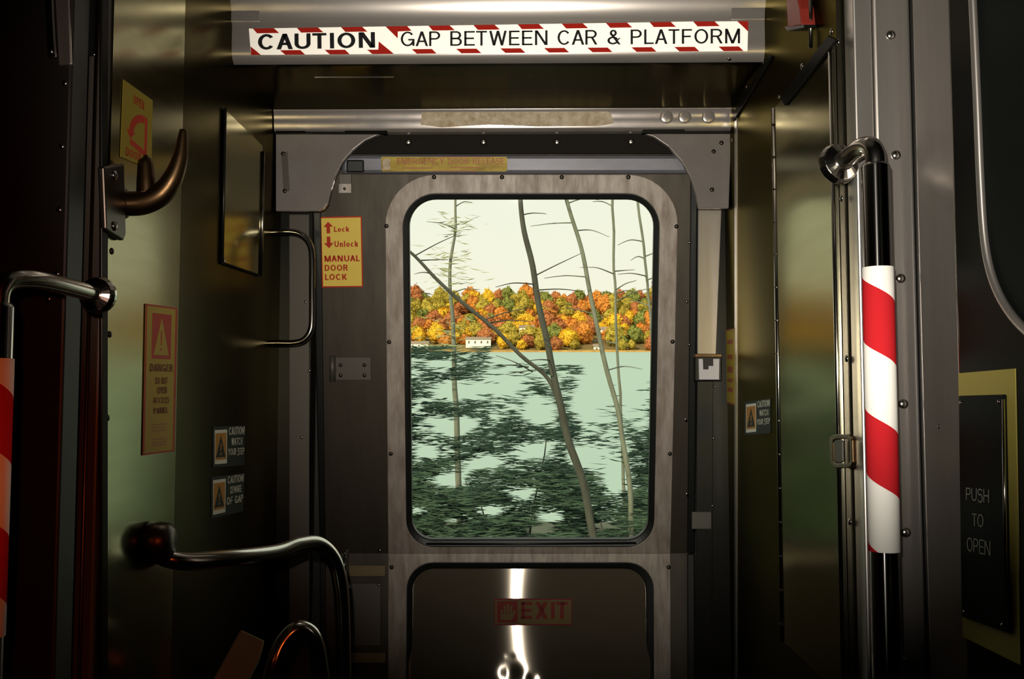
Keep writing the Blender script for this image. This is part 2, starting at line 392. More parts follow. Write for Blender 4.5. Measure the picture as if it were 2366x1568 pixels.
def glyph(ch, t):
    """plain sans capitals from bars, slanted bars and arcs: (width, quads) for stem thickness t, height 1"""
    Q = []
    h = t * .88
    def R(x0, y0, x1, y1): Q.append([(x0, y0), (x1, y0), (x1, y1), (x0, y1)])
    def D(x0, y0, x1, y1, k=1.08): Q.append([(x0 - t * k / 2, y0), (x0 + t * k / 2, y0), (x1 + t * k / 2, y1), (x1 - t * k / 2, y1)])
    def A(cx, cy, rx, ry, a0, a1, n=14):
        p = []
        for i in range(n + 1):
            a = math.radians(a0 + (a1 - a0) * i / n)
            p.append(((cx + rx * math.cos(a), cy + ry * math.sin(a)), (cx + (rx - t) * math.cos(a), cy + (ry - h) * math.sin(a))))
        for i in range(n): Q.append([p[i][0], p[i + 1][0], p[i + 1][1], p[i][1]])
    def bowl(y0, y1, x0, W):
        r = (y1 - y0) / 2
        R(x0, y1 - h, W - r, y1); R(x0, y0, W - r, y0 + h); A(W - r, (y0 + y1) / 2, r, r, -90, 90)
    W = .70
    if ch == 'A': D(t / 2, 0, W / 2, 1); D(W - t / 2, 0, W / 2, 1); R(.17, .27, W - .17, .27 + h)
    elif ch == 'B': W = .66; R(0, 0, t, 1); bowl(.5 - h / 2, 1, t / 2, W - .04); bowl(0, .5 + h / 2, t / 2, W)
    elif ch == 'C': W = .74; A(W / 2, .5, W / 2, .5, 38, 322, 30)
    elif ch == 'D': W = .70; R(0, 0, t, 1); R(0, 1 - h, W - .35, 1); R(0, 0, W - .35, h); A(W - .38, .5, .38, .5, -90, 90, 20)
    elif ch == 'E': W = .60; R(0, 0, t, 1); R(0, 0, W, h); R(0, 1 - h, W, 1); R(0, .5 - h / 2, W - .05, .5 + h / 2)
    elif ch == 'F': W = .57; R(0, 0, t, 1); R(0, 1 - h, W, 1); R(0, .5 - h / 2, W - .07, .5 + h / 2)
    elif ch == 'G': W = .78; A(W / 2, .5, W / 2, .5, 38, 335, 30); R(W - t, .03, W, .5); R(W * .54, .5 - h, W, .5)
    elif ch == 'H': R(0, 0, t, 1); R(W - t, 0, W, 1); R(0, .5 - h / 2, W, .5 + h / 2)
    elif ch == 'I': W = t; R(0, 0, t, 1)
    elif ch == 'K': W = .68; R(0, 0, t, 1); D(t * .9, .34, W - t * .6, 1, 1.25); D(W - t * .6, 0, t + .12, .56, 1.2)
    elif ch == 'L': W = .54; R(0, 0, t, 1); R(0, 0, W, h)
    elif ch == 'M': W = .84; R(0, 0, t, 1); R(W - t, 0, W, 1); D(t * .6, 1, W / 2, 0, 1.15); D(W - t * .6, 1, W / 2, 0, 1.15)
    elif ch == 'N': W = .71; R(0, 0, t, 1); R(W - t, 0, W, 1); D(t * .65, 1, W - t * .65, 0, 1.2)
    elif ch == 'O': W = .78; A(W / 2, .5, W / 2, .5, 0, 360, 36)
    elif ch == 'P': W = .63; R(0, 0, t, 1); bowl(.43, 1, t / 2, W)
    elif ch == 'R': W = .68; R(0, 0, t, 1); bowl(.44, 1, t / 2, W - .03); D(W - t * .55, 0, W * .56, .48, 1.15)
    elif ch == 'S': W = .64; A(W / 2, .73, W / 2, .27, 25, 270, 18); A(W / 2, .27 + h * .0, W / 2, .27 + h, 90, -155, 18)
    elif ch == 'T': W = .62; R(W / 2 - t / 2, 0, W / 2 + t / 2, 1); R(0, 1 - h, W, 1)
    elif ch == 'U': R(0, .33, t, 1); R(W - t, .33, W, 1); A(W / 2, .35, W / 2, .35, 180, 360, 20)
    elif ch == 'W': W = .98; D(t / 2, 1, W * .27, 0); D(W * .5, 1, W * .27, 0); D(W * .5, 1, W * .73, 0); D(W - t / 2, 1, W * .73, 0)
    elif ch == 'X': W = .68; D(t * .6, 0, W - t * .6, 1, 1.2); D(W - t * .6, 0, t * .6, 1, 1.2)
    elif ch == 'Y': W = .68; R(W / 2 - t / 2, 0, W / 2 + t / 2, .45); D(t * .6, 1, W / 2, .4, 1.15); D(W - t * .6, 1, W / 2, .4, 1.15)
    elif ch == '!': W = t; R(0, .28, t, 1); R(0, 0, t, .17)
    elif ch == '&': W = .74; A(.33, .775, .20, .225, 0, 360, 22); A(.31, .27, .31, .27, 20, 395 - 60, 26); A(.31, .27, .31, .27, 95, 250, 12); D(W - t * .5, 0, .20, .74, 1.2); D(.50, .22, W - t * .3, .44, .8)
    elif ch == 'c': W = .52; A(W / 2, .35, W / 2, .35, 40, 320, 24)
    elif ch == 'o': W = .56; A(W / 2, .35, W / 2, .35, 0, 360, 28)
    elif ch == 'k': W = .54; R(0, 0, t, 1); D(t, .22, W - t * .6, .70, 1.25); D(W - t * .6, 0, t + .08, .42, 1.2)
    elif ch == 'l': W = t; R(0, 0, t, 1)
    elif ch == 'n': W = .52; R(0, 0, t, .70); R(W - t, 0, W, .42); A(W / 2, .42, W / 2, .28, 0, 180, 16)
    else: W = .30
    return W, Q

def text_mesh(s, bold=0.12):
    vs, fs = [], []; x = 0.0; gap = .10 + bold * .25
    prev = ''
    for ch in s:
        W, Q = glyph(ch, bold)
        if prev and (ch in 'AT' or prev in 'AL') and ch != ' ' and prev != ' ': x -= .07
        prev = ch
        for q in Q:
            b = len(vs); vs += [Vector((x + p[0], p[1], 0)) for p in q]; fs.append((b, b + 1, b + 2, b + 3))
        x += W + gap
    return vs, fs

def text_vf(s, q, pl, off, bold=0.12, base=0):
    """text fitted to the pixel quad q = TL,TR,BR,BL on plane pl"""
    vs, fs = text_mesh(s, bold)
    x0 = min(v.x for v in vs); x1 = max(v.x for v in vs); y0 = min(v.y for v in vs); y1 = max(v.y for v in vs)
    out = []
    TL, TR, BR, BL = [pl.at(x, y, off) for x, y in q]
    for v in vs:
        a = (v.x - x0) / (x1 - x0); b = (v.y - y0) / (y1 - y0)
        out.append((BL * (1 - a) + BR * a) * (1 - b) + (TL * (1 - a) + TR * a) * b)
    return out, [tuple(base + i for i in f) for f in fs]

def lettering(name, items, pl, off, m, parent, bold=0.14):
    V, Fc = [], []
    for s, q in items:
        if isinstance(q[0], (int, float)): q = quad(*q)
        v, f = text_vf(s, q, pl, off, bold, len(V)); V += v; Fc += f
    return mk(name, V, Fc, m, parent)

def polys(name, items, pl, off, m, parent, t=0.0002):
    V, Fc = [], []
    for poly in items:
        b = len(V); v, f = prism_vf([pl.at(x, y, off) for x, y in poly], pl.n * -t); V += v
        Fc += [tuple(b + i for i in q) for q in f]
    return mk(name, V, Fc, m, parent)

def sub_quad(q, l, t, r, b):
    """rectangle in fractions of the pixel quad q"""
    def P(a, c):
        T = Vector(q[0]) * (1 - a) + Vector(q[1]) * a; B = Vector(q[3]) * (1 - a) + Vector(q[2]) * a
        p = T * (1 - c) + B * c; return (p.x, p.y)
    return [P(l, t), P(r, t), P(r, b), P(l, b)]

def sub_pts(q, pts):
    return [sub_quad(q, a, c, a + .001, c + .001)[0] for a, c in pts]

# ------------------------------------------------------------------ the vestibule shell
YB = -1.35
o = box('floor', -1.3, 1.3, YB, 2.25, -0.06, 0.0, M['floor']); tag(o, kind='structure')
o = box('ceiling', -1.3, 1.3, YB, 1.62, 2.24, 2.30, M['pale_ceiling']); tag(o, kind='structure')
o = box('wall_back', -1.3, 1.3, YB - 0.05, YB, 0.0, 2.30, M['shadow_wall']); tag(o, kind='structure')
wl_ = struct('wall_left', (XL, 1.5, 0))
YS = PL.at(412, 800).y  # added split along the edge of the window's reflection, not a real seam
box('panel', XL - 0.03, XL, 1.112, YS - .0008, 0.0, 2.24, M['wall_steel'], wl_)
box('far_wall_dimmed', XL - 0.03, XL, YS, 2.06, 0.0, 2.24, M['wall_steel_dimmed'], wl_)  # same wall, darker colour stands in for the missing reflection
box('side_panel', -1.3, -1.27, YB, 1.15, 0.0, 2.24, M['shadow_wall'], wl_)
box('return_panel', -1.3, -0.57, 1.10, 1.13, 0.0, 2.24, M['dark_steel'], wl_)
wr_ = struct('wall_right', (XR, 1.5, 0))
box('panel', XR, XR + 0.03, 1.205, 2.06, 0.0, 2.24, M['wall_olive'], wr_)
box('side_panel', 1.27, 1.3, YB, 1.25, 0.0, 2.24, M['shadow_wall'], wr_)
box('return_panel', 0.52, 1.3, 1.21, 1.24, 0.0, 2.24, M['dark_steel'], wr_)
wf_ = struct('wall_front', (0, 2.1, 0))
box('panel', XL - 0.1, PY(2.09).at(800, 800).x, 2.09, 2.12, 0.0, 2.3, M['dark_paint'], wf_)
box('panel', PY(2.09).at(1560, 800).x, XR + 0.1, 2.09, 2.12, 0.0, 2.3, M['dark_paint'], wf_)
box('panel', -0.45, 0.45, 2.09, 2.12, 1.98, 2.3, M['dark_paint'], wf_)
# thin seam strip and rows of screws on the walls
plate('seam_strip', quad(1697, 250, 1702, 1700), PR.off(0.001), M['post_steel'], wr_, t=0.002)
plate('edge_strip', [(236, -40), (250, -40), (250, 1900), (236, 1900)], PL.off(0.003), M['dark_steel'], wl_, t=0.004, bevel=0.001)
for py in (580, 772, 965, 1160): bolt(258 - (py - 580) * 0.026, py, PL, 0.0042, M['bolt_dark'], wl_)
for px, py in ((1692, 322), (1683, 355)): bolt(px, py, PR, 0.004, M['bolt'], wr_)
for px, py in ((1797, 270), (1797, 560), (1797, 857), (1802, 1155)): bolt(px, py, PR, 0.0035, M['bolt_dark'], wr_)
for px, py in ((1764, 143), (1725, 200), (1801, 224)): bolt(px, py, PR, 0.003, M['bolt'], wr_)

# canopy over the door: cove, fascia and underside in one folded sheet
ZS = 1.40 + 0.563
prof = [(1.845, ZS), (1.590, ZS), (1.578, ZS + .002), (1.569, ZS + .008), (1.5645, ZS + .018), (1.5635, ZS + .030), (1.5635, ZS + .066),
        (1.5615, ZS + .0665), (1.5610, ZS + .072), (1.5600, ZS + .082), (1.5550, ZS + .096), (1.546, ZS + .110), (1.530, ZS + .128), (1.50, ZS + .16), (1.45, ZS + .20), (1.38, ZS + .24), (1.34, 2.24), (1.34, 2.27), (1.9, 2.27), (1.9, ZS)]
V, Fc = [], []
n = len(prof)
for x in (XL, XR):
    for (y, z) in prof: V.append(Vector((x, y, z)))
for i in range(n): j = (i + 1) % n; Fc.append((i, j, n + j, n + i))
Fc += [tuple(range(n)), tuple(range(2 * n - 1, n - 1, -1))]
cn = struct('trim_1', (0, 1.56, ZS))
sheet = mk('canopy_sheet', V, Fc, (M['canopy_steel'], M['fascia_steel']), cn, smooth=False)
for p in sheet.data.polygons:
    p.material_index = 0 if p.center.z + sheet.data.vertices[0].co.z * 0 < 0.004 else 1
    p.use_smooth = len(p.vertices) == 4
em = sheet.modifiers.new('split', 'EDGE_SPLIT'); em.split_angle = math.radians(35)
PF = PY(1.5635)
plate('end_bracket', quad(505, -30, 522, 132), PY(1.553), M['dark_steel'], cn, t=0.006, bevel=0.001)
plate('end_bracket', quad(1772, -30, 1782, 125), PY(1.553), M['dark_steel'], cn, t=0.006, bevel=0.001)
plate('lap_joint', quad(1690, 8, 1768, 45), PY(1.558), M['fascia_steel'], cn, t=0.003, bevel=0.001)
plate('lap_joint', quad(527, 18, 600, 50), PY(1.558), M['fascia_steel'], cn, t=0.003, bevel=0.001)
for px, py in ((1684, 136),): bolt(px, py, Plane((0, 0, ZS), (0, 0, -1)), 0.004, M['bolt'], cn)
PS = Plane((0, 0, ZS), (0, 0, -1))
plate('access_seam', quad(727, 177, 910, 179.5), PS, M['bolt'], cn, t=0.0006, off=0.0004)

# header strip and the two arched corner brackets
hd = struct('trim_2', (0, 1.84, ZS - 0.04))
xa, xb = PY(1.84).at(636, 300).x, PY(1.84).at(1690, 300).x
zt, zb = ZS, PY(1.84).at(1200, 304).z
hs = 0.13 * (zt - zb - .011)
hp = [(1.8235, zt), (1.8245, zt - .003), (1.8270, zt - .006), (1.8274 + hs * .5, (zt - .006 + zb + .005) / 2), (1.8270 + hs, zb + .005), (1.8290 + hs, zb + .002), (1.842, zb), (1.86, zb), (1.86, zt)]
PHS = Plane((0, 1.8274 + hs * .5, (zt - .006 + zb + .005) / 2), (0, -1, -0.13))
V, Fc = [], []; n = len(hp)
for x in (xa, xb):
    for (y, z) in hp: V.append(Vector((x, y, z)))
for i in range(n): j = (i + 1) % n; Fc.append((i, j, n + j, n + i))
Fc += [tuple(range(n)), tuple(range(2 * n - 1, n - 1, -1))]
ho = mk('header_strip', V, Fc, M['plate_steel'], hd)
for p in ho.data.polygons: p.use_smooth = len(p.vertices) == 4
em = ho.modifiers.new('split', 'EDGE_SPLIT'); em.split_angle = math.radians(50)
PH = PY(1.842)
lbr = [(637, 307), (893, 307), (868, 313), (843, 324), (815, 346), (792, 373), (775, 405), (764, 440), (757, 470), (748, 482), (736, 487), (637, 487)]
rbr = [(1690, 307), (1484, 307), (1512, 316), (1545, 338), (1575, 372), (1597, 412), (1609, 450), (1614, 481), (1684, 481)]
b1 = plate('corner_bracket', lbr, PH, M['plate_steel'], hd, t=0.012, bevel=0.0015)
b2 = plate('corner_bracket', rbr, PH, M['plate_steel'], hd, t=0.012, bevel=0.0015)
for px, py in ((654, 355), (658, 441)): bolt(px, py, PH, 0.0045, M['bolt_dark'], hd)
for px, py in ((1649, 350), (1645, 438), (1667, 330)): bolt(px, py, PH, 0.0045, M['bolt_dark'], hd)
plate('slot_cover', [(650, 352), (664, 350), (669, 440), (655, 446)], PH.off(0.001), M['grey_plate'], hd, t=0.002, bevel=0.0005)
for q in (quad(637, 300, 705, 306), quad(797, 300, 894, 306), quad(1486, 296, 1582, 303), quad(637, 304, 894, 308), quad(1484, 303, 1690, 307)):
    plate('hinge_leaf', q, PY(1.834), M['dark_steel'], hd, t=0.012)
tag(plate('sticker_residue', [(975, 253), (1130, 250), (1260, 252), (1390, 250), (1412, 262), (1418, 285), (1385, 291), (1240, 292), (1130, 288), (1020, 294), (972, 288)], PHS, M['residue'], hd, t=0.0004, off=0.0008), 'pale torn paper and glue left by an old sticker')
for px in (1540, 1582, 1637):
    v, f = dome_vf(PHS.at(px, 270), PHS.n, 0.013, 0.0022, 20, 5)
    mk('dent', v, f, M['plate_steel'], hd, smooth=True)

# jambs left and right of the door
j1 = struct('trim_3', (XL, 1.9, 0))
PJ = PY(1.90)
jl = PJ.at(722, 500).x; jr = PJ.at(1614, 500).x
box('jamb', XL, jl, 1.90, 1.94, 0, ZS, M['dark_steel'], j1)
plate('jamb_strip', quad(668, 495, 714, 1700), PJ, M['grey_plate'], j1, t=0.004, off=0.003, bevel=0.001)
for px, py in ((706, 697), (715, 856), (697, 1010)): bolt(px, py, PJ, 0.003, M['bolt'], j1, off=0.003)
j2 = struct('trim_4', (XR, 1.9, 0))
box('jamb', jr, XR, 1.90, 1.94, 0, ZS, M['dark_steel'], j2)
plate('jamb_strip', [(1613, 483), (1668, 483), (1655, 822), (1611, 822)], PJ, M['post_steel'], j2, t=0.006, off=0.006, bevel=0.0015)
plate('lower_strip', [(1611, 880), (1648, 880), (1644, 1700), (1606, 1700)], PJ, M['dark_steel'], j2, t=0.006, off=0.004, bevel=0.001)
plate('cover_plate', quad(1599, 1182, 1644, 1222), PJ, M['grey_plate'], j2, t=0.004, off=0.008, bevel=0.001)
for px, py in ((1587, 1140), (1584, 968), (1653, 893), (1649, 1012), (1646, 1168)): bolt(px, py, PJ, 0.0025, M['bolt'], j2, off=0.006)

# ------------------------------------------------------------------ the side door with its window
dr = struct('door_1', (0, 2.0, 0.0))
plate('door_panel', [(724, 330), (1614, 330), (1608, 1278), (742, 1278)], DU, M['door_sheet'], dr, t=0.030)
# (opening is cut below by building the sheet as strips round the window)
bpy.data.objects.remove(dr.children[0])
def strip_ring(name, outer, inner, pl, m, t, off, parent, bevel=0.0):
    v, f = ring_vf([pl.at(x, y, off) for x, y in outer], [pl.at(x, y, off) for x, y in inner], pl.n * -t)
    return mk(name, v, f, m, parent, bevel=bevel)
N = 10
sheet_out = rounded([(738, 330), (1606, 330), (1596, 1278), (748, 1278)], [.1] * 4, N)
sheet_in = rounded([(925, 442), (1530, 442), (1514, 1266), (936, 1266)], [78, 78, 62, 62], N)
strip_ring('door_panel', sheet_out, sheet_in, DU, M['door_sheet'], 0.028, 0.0, dr)
low_out = rounded([(748, 1278), (1596, 1278), (1600, 2900), (745, 2900)], [.1] * 4, N)
low_in = rounded([(936, 1296), (1514, 1296), (1516, 2700), (932, 2700)], [62] * 4, N)
strip_ring('lower_door_panel', low_out, low_in, DL, M['door_sheet'], 0.028, 0.0, dr)
# aluminium frame round both openings
fo = rounded([(889, 403), (1569, 403), (1549, 1278), (897, 1278)], [118, 118, .1, .1], N)
fi = rounded([(930, 447), (1525, 447), (1510, 1263), (940, 1263)], [78, 78, 62, 62], N)
V, Fc = ring_vf([DU.at(x, y, .006) for x, y in fo], [DU.at(x, y, .006) for x, y in fi], DU.n * -.0058)
lo_ = rounded([(897, 1278), (1549, 1278), (1553, 2760), (893, 2760)], [.1] * 4, N)
li_ = rounded([(940, 1299), (1510, 1299), (1513, 2700), (936, 2700)], [62] * 4, N)
v, f = ring_vf([DL.at(x, y, .006) for x, y in lo_], [DL.at(x, y, .006) for x, y in li_], DL.n * -.0058, len(V))
fr = mk('window_frame', V + v, Fc + f, M['aluminium'], dr, bevel=0.0012)
for px, py in ((1003, 409), (1160, 409), (1298, 409), (1452, 409), (893, 522), (899, 790), (903, 1048), (1563, 523), (1554, 789), (1548, 1048)):
    bolt(px, py, DU, 0.0045, M['bolt_dark'], fr, off=0.006)
for px, py in ((905, 1310), (1545, 1310)): bolt(px, py, DL, 0.0045, M['bolt_dark'], fr, off=0.006)
# gaskets and glass
go = rounded([(929, 446), (1526, 446), (1511, 1264), (939, 1264)], [79, 79, 63, 63], N)
gi = rounded([(945, 461), (1512, 461), (1497, 1246), (952, 1246)], [62, 62, 48, 48], N)
gv, gf = ring_vf([DU.at(x, y, .009) for x, y in go], [DU.at(x, y, .004) for x, y in gi], DU.n * -.016)
gk = mk('gasket', gv, gf, M['rubber'], dr, bevel=0.002)
gl = plate('glass_pane', rounded([(938, 454), (1519, 454), (1504, 1254), (945, 1254)], [70, 70, 55, 55], N), DU, M['glass'], dr, t=0.004, off=-0.006)
go = rounded([(939, 1298), (1511, 1298), (1514, 2702), (935, 2702)], [63] * 4, N)
gi = rounded([(953, 1313), (1493, 1313), (1497, 2680), (950, 2680)], [50] * 4, N)
gv, gf = ring_vf([DL.at(x, y, .009) for x, y in go], [DL.at(x, y, .003) for x, y in gi], DL.n * -.014)
mk('lower_gasket', gv, gf, M['rubber'], dr, bevel=0.002)
# sill bead under the window: a thin bright lip
tube('sill_bead', [DU.at(x, y, .010) for x, y in ((985, 1256), (1200, 1256.5), (1470, 1254))], 0.0022, M['dark_steel'], dr, sub=1, seg=8)
# the brushed lower panel, buckled and dented towards its foot
pv, pf = [], []
nx, ny = 60, 70
dents = [(1100, 1543, 9, .004), (1178, 1553, 20, .007), (1232, 1566, 9, .004), (1176, 1515, 5, .002)]
for iy in range(ny + 1):
    for ix in range(nx + 1):
        px = 944 + (1503 - 944) * ix / nx; py = 1305 + (1640 - 1305) * iy / ny
        d = 0.0
        w = 0.0006 * math.sin((py - 1300) / 60.0) * math.exp(-((px - 1170) / 120) ** 2)
        for dx, dy, r, h in dents:
            q = ((px - dx) ** 2 + (py - dy) ** 2) / (r * r)
            d -= h * 0.09 * math.exp(-q)
        s_ = max(0.0, (py - 1305) / F_PX * 2.05); pv.append(DL.at(px, py, -0.008 + d + w + 0.033 * s_ + 0.17 * s_ * s_))
for iy in range(ny):
    for ix in range(nx):
        a = iy * (nx + 1) + ix; pf.append((a, a + 1, a + nx + 2, a + nx + 1))
b0 = len(pv)
for (px, py) in ((944, 1640), (1503, 1640), (1505, 2690), (942, 2690)): pv.append(DL.at(px, py, 0.005))
pf.append((b0, b0 + 1, b0 + 2, b0 + 3))
mk('lower_panel', pv, pf, M['low_panel'], dr, smooth=True)
# rubber header over the door, its four bolts, and the round-edged cover bar below it
hr = plate('header_rubber', [(780, 302), (1612, 302), (1606, 356), (775, 356)], DU, M['rubber_dirty'], dr, t=0.012, off=0.010, bevel=0.002)
for px, py in ((943, 329), (1117, 329), (1287, 329), (1458, 328)): bolt(px, py, DU, 0.0072, M['bolt'], hr, off=0.010, h=0.0035, name='bolt')
cv = plate('cover_bar', [(790, 357), (1600, 357), (1598, 402), (786, 402)], DU, M['grey_blue'], dr, t=0.016, off=0.014, bevel=0.010)
# black rubber edge strips
plate('edge_rubber', [(721, 470), (741, 470), (752, 1278), (738, 1278)], DU, M['rubber'], dr, t=0.03, off=0.004, bevel=0.003)
plate('edge_rubber', [(738, 1278), (752, 1278), (748, 2800), (734, 2800)], DL, M['rubber'], dr, t=0.03, off=0.004, bevel=0.003)
plate('edge_rubber', [(1596, 400), (1613, 400), (1606, 1278), (1588, 1278)], DU, M['rubber'], dr, t=0.03, off=0.004, bevel=0.003)
plate('edge_rubber', [(1588, 1278), (1606, 1278), (1610, 2800), (1592, 2800)], DL, M['rubber'], dr, t=0.03, off=0.004, bevel=0.003)
for px, py in ((1593, 796), (1587, 697), (1593, 560)): bolt(px, py, DU, 0.003, M['bolt'], dr, off=0.0045)
# little latch, black stop and hinge on the left of the door
lt = plate('latch', quad(783, 402, 812, 445), DU, M['grey_plate'], dr, t=0.006, off=0.006, bevel=0.001)
plate('latch_plate', quad(782, 424, 812, 446), DU, M['post_steel'], lt, t=0.002, off=0.008, bevel=0.0006)
bolt(796, 436, DU, 0.003, M['bolt_dark'], lt, off=0.008)
plate('door_stop', quad(800, 369, 840, 398), DU, M['rubber'], dr, t=0.022, off=0.022, bevel=0.003)
hg = plate('hinge', quad(775, 825, 857, 878), DU, M['grey_plate'], dr, t=0.004, off=0.004, bevel=0.0008)
tube('hinge_pin', [DU.at(768, 822, .006), DU.at(768, 880, .006)], 0.0065, M['grey_plate'], hg, sub=1, seg=12)
for px, py in ((787, 843), (842, 843), (787, 867), (842, 867)): bolt(px, py, DU, 0.004, M['bolt_dark'], hg, off=0.004)
# recess strips low on the left of the door
plate('kick_ledge', quad(806, 1306, 890, 1331), DL, M['beige'], dr, t=0.008, off=0.010, bevel=0.001)
kp = plate('kick_plate', quad(807, 1347, 880, 1492), DL, M['grey_plate'], dr, t=0.004, off=0.006, bevel=0.001)
bolt(875, 1350, DL, 0.003, M['bolt'], kp, off=0.006)
plate('kick_ledge', quad(806, 1509, 890, 1531), DL, M['beige'], dr, t=0.008, off=0.010, bevel=0.001)
for px, py in ((803, 1270), (878, 1272)): bolt(px, py, DU, 0.004, M['bolt'], dr, off=0.001)

# ------------------------------------------------------------------ stickers on the door and canopy
def sticker(name, label, q, pl, off, ground, loc_px=None, group=None, t=0.0005, r=0.0):
    c = pl.at((q[0][0] + q[2][0]) / 2, max(q[2][1], q[3][1]), off)
    root = thing(name, label, 'sticker', c, group)
    out = rounded(q, [r] * 4, 4) if r else q
    plate('backing', out, pl, ground, root, t=t, off=off)
    return root

def border(q, w, h):
    """four bars along the rim of the pixel quad q (w,h as fractions)"""
    return [sub_quad(q, 0, 0, 1, h), sub_quad(q, 0, 1 - h, 1, 1), sub_quad(q, 0, h, w, 1 - h), sub_quad(q, 1 - w, h, 1, 1 - h)]

# the long caution strip
cq = [(575, 66), (1729, 48), (1727, 118), (580, 127)]
cs = sticker('caution_strip', 'long white strip with red bars reading CAUTION GAP BETWEEN CAR & PLATFORM above the door', cq, PF, 0.0008, M['tape_white'], t=0.0007)
def ty(x): return 66 - 18 * (x - 575) / 1154
def by(x): return 127 - 9.5 * (x - 580) / 1147
bars = []
for x in (584, 686, 788, 990, 1094, 1196, 1298, 1400, 1501, 1602):
    bars.append([(x, ty(x)), (x + 49, ty(x + 49)), (x + 61, ty(x + 49) + 11), (x + 10, ty(x) + 11)])
for x in (647, 750, 951, 1054, 1156, 1257, 1357, 1459, 1558, 1660):
    h = 10.5
    bars.append([(x, by(x) - h), (x + 47, by(x + 47) - h), (x + 58, by(x + 58)), (x + 12, by(x + 12))])
bars += [[(891, ty(891)), (941, ty(941)), (951, ty(951) + 11), (919, ty(919) + 12), (919, ty(919) + 28)],
         [(848, by(848) - 10), (874, by(874) - 10), (875, by(875) - 29), (910, by(910)), (860, by(860))],
         [(579, 107), (603, by(603)), (580, by(580))],
         [(1703, ty(1703)), (1729, ty(1729)), (1729, ty(1729) + 25)]]
for q in bars: polys('red_bar', [q], PF, 0.0011, M['tape_red'], cs)
lettering('lettering', [('CAUTION', [(596, 79), (866, 74), (867, 110), (596, 115)])], PF, 0.0012, M['black_ink'], cs, bold=0.18)
lettering('lettering', [('GAP BETWEEN CAR & PLATFORM', [(926, 73), (1710, 66), (1710, 100), (926, 107)])], PF, 0.0012, M['black_ink'], cs, bold=0.128)

# EMERGENCY DOOR RELEASE
eq = [(880, 362), (1172, 362), (1172, 396), (882, 396)]
es = sticker('door_release_sticker', 'worn yellow sticker reading EMERGENCY DOOR RELEASE on the bar above the window', eq, DU, 0.0148, M['sticker_worn'], r=4)
lettering('lettering', [('EMERGENCY DOOR RELEASE', (918, 365, 1166, 381))], DU, 0.0151, M['ink_faded'], es)
polys('red_edges', [quad(1000, 394, 1100, 396), quad(1012, 362, 1140, 363.5), quad(930, 387, 1000, 389), quad(1040, 386, 1110, 388)], DU, 0.0151, M['ink_faded'], es)
polys('pictogram', [quad(884, 367, 902, 392)], DU, 0.0151, M['residue'], es)

# MANUAL DOOR LOCK
lq = [(739, 501), (836, 499), (839, 663), (744, 664)]
ls = sticker('door_lock_sticker', 'yellow sticker with red arrows reading Lock Unlock MANUAL DOOR LOCK', lq, DU, 0.0012, M['sticker_yellow'], r=3)
polys('red_border', border(lq, 0.03, 0.018), DU, 0.0015, M['ink_red'], ls)
polys('arrows', [sub_pts(lq, [(.08, .145), (.19, .07), (.31, .14), (.235, .14), (.235, .235), (.15, .235), (.15, .145)]),
                 sub_pts(lq, [(.15, .28), (.235, .28), (.235, .37), (.31, .37), (.2, .445), (.08, .375), (.15, .37)])], DU, 0.0015, M['ink_red'], ls)
lettering('lettering', [('Lock', sub_quad(lq, .33, .14, .69, .215)), ('Unlock', sub_quad(lq, .33, .345, .90, .43)),
                        ('MANUAL', sub_quad(lq, .08, .55, .94, .635)), ('DOOR', sub_quad(lq, .08, .68, .64, .765)), ('LOCK', sub_quad(lq, .08, .81, .61, .895))],
          DU, 0.0016, M['ink_red'], ls, bold=0.20)

# EXIT
xq = [(1142, 1382), (1322, 1382), (1322, 1444), (1142, 1444)]
xs = sticker('exit_sticker', 'dull red EXIT sticker with a hand symbol below the window', xq, DL, 0.0016, M['exit_ground'], r=3)
polys('red_border', border(xq, 0.012, 0.05), DL, 0.0019, M['exit_red'], xs)
polys('red_square', [sub_quad(xq, .035, .10, .30, .90)], DL, 0.0020, M['exit_red'], xs)
hand = []
for i, (a, t0) in enumerate(((.085, .42), (.125, .26), (.165, .20), (.205, .28))):
    hand.append(sub_quad(xq, a, t0, a + .026, .60))
hand.append(sub_quad(xq, .085, .58, .231, .80)); hand.append(sub_pts(xq, [(.225, .62), (.262, .42), (.28, .48), (.235, .76)]))
polys('hand_symbol', hand, DL, 0.0023, M['exit_ground'], xs)
lettering('lettering', [('EXIT', sub_quad(xq, .345, .13, .945, .76))], DL, 0.0020, M['exit_red'], xs, bold=0.20)

# danger sticker on the left wall
dq = [(337, 701), (410, 711), (403, 1042), (330, 1052)]
ds = sticker('danger_sticker', 'tall yellow sticker with red warning triangle, on the left wall', dq, PL, 0.0012, M['sticker_dull'], r=4)
polys('red_border', border(dq, 0.05, 0.012), PL, 0.0015, M['ink_red'], ds)
polys('red_square', [sub_quad(dq, .22, .055, .82, .36)], PL, 0.0015, M['ink_red'], ds)
polys('triangle', [sub_pts(dq, [(.52, .085), (.76, .335), (.28, .335)])], PL, 0.0018, M['sticker_dull'], ds)
polys('exclamation_mark', [sub_pts(dq, [(.50, .17), (.54, .17), (.53, .27), (.51, .27)]), sub_quad(dq, .50, .29, .54, .305)], PL, 0.0021, M['ink_red'], ds)
lettering('lettering', [('DANGER', sub_quad(dq, .18, .395, .90, .445)), ('DO NOT', sub_quad(dq, .36, .485, .74, .53)), ('OPEN', sub_quad(dq, .42, .55, .72, .595)),
                        ('ACCESS', sub_quad(dq, .30, .62, .80, .665)), ('PANEL', sub_quad(dq, .32, .69, .78, .73))], PL, 0.0018, M['ink_brown'], ds, bold=0.2)
polys('small_print', [sub_quad(dq, .30, y, .75, y + .006) for y in (.80, .82, .84, .90, .92, .94)], PL, 0.0018, M['ink_faded'], ds)

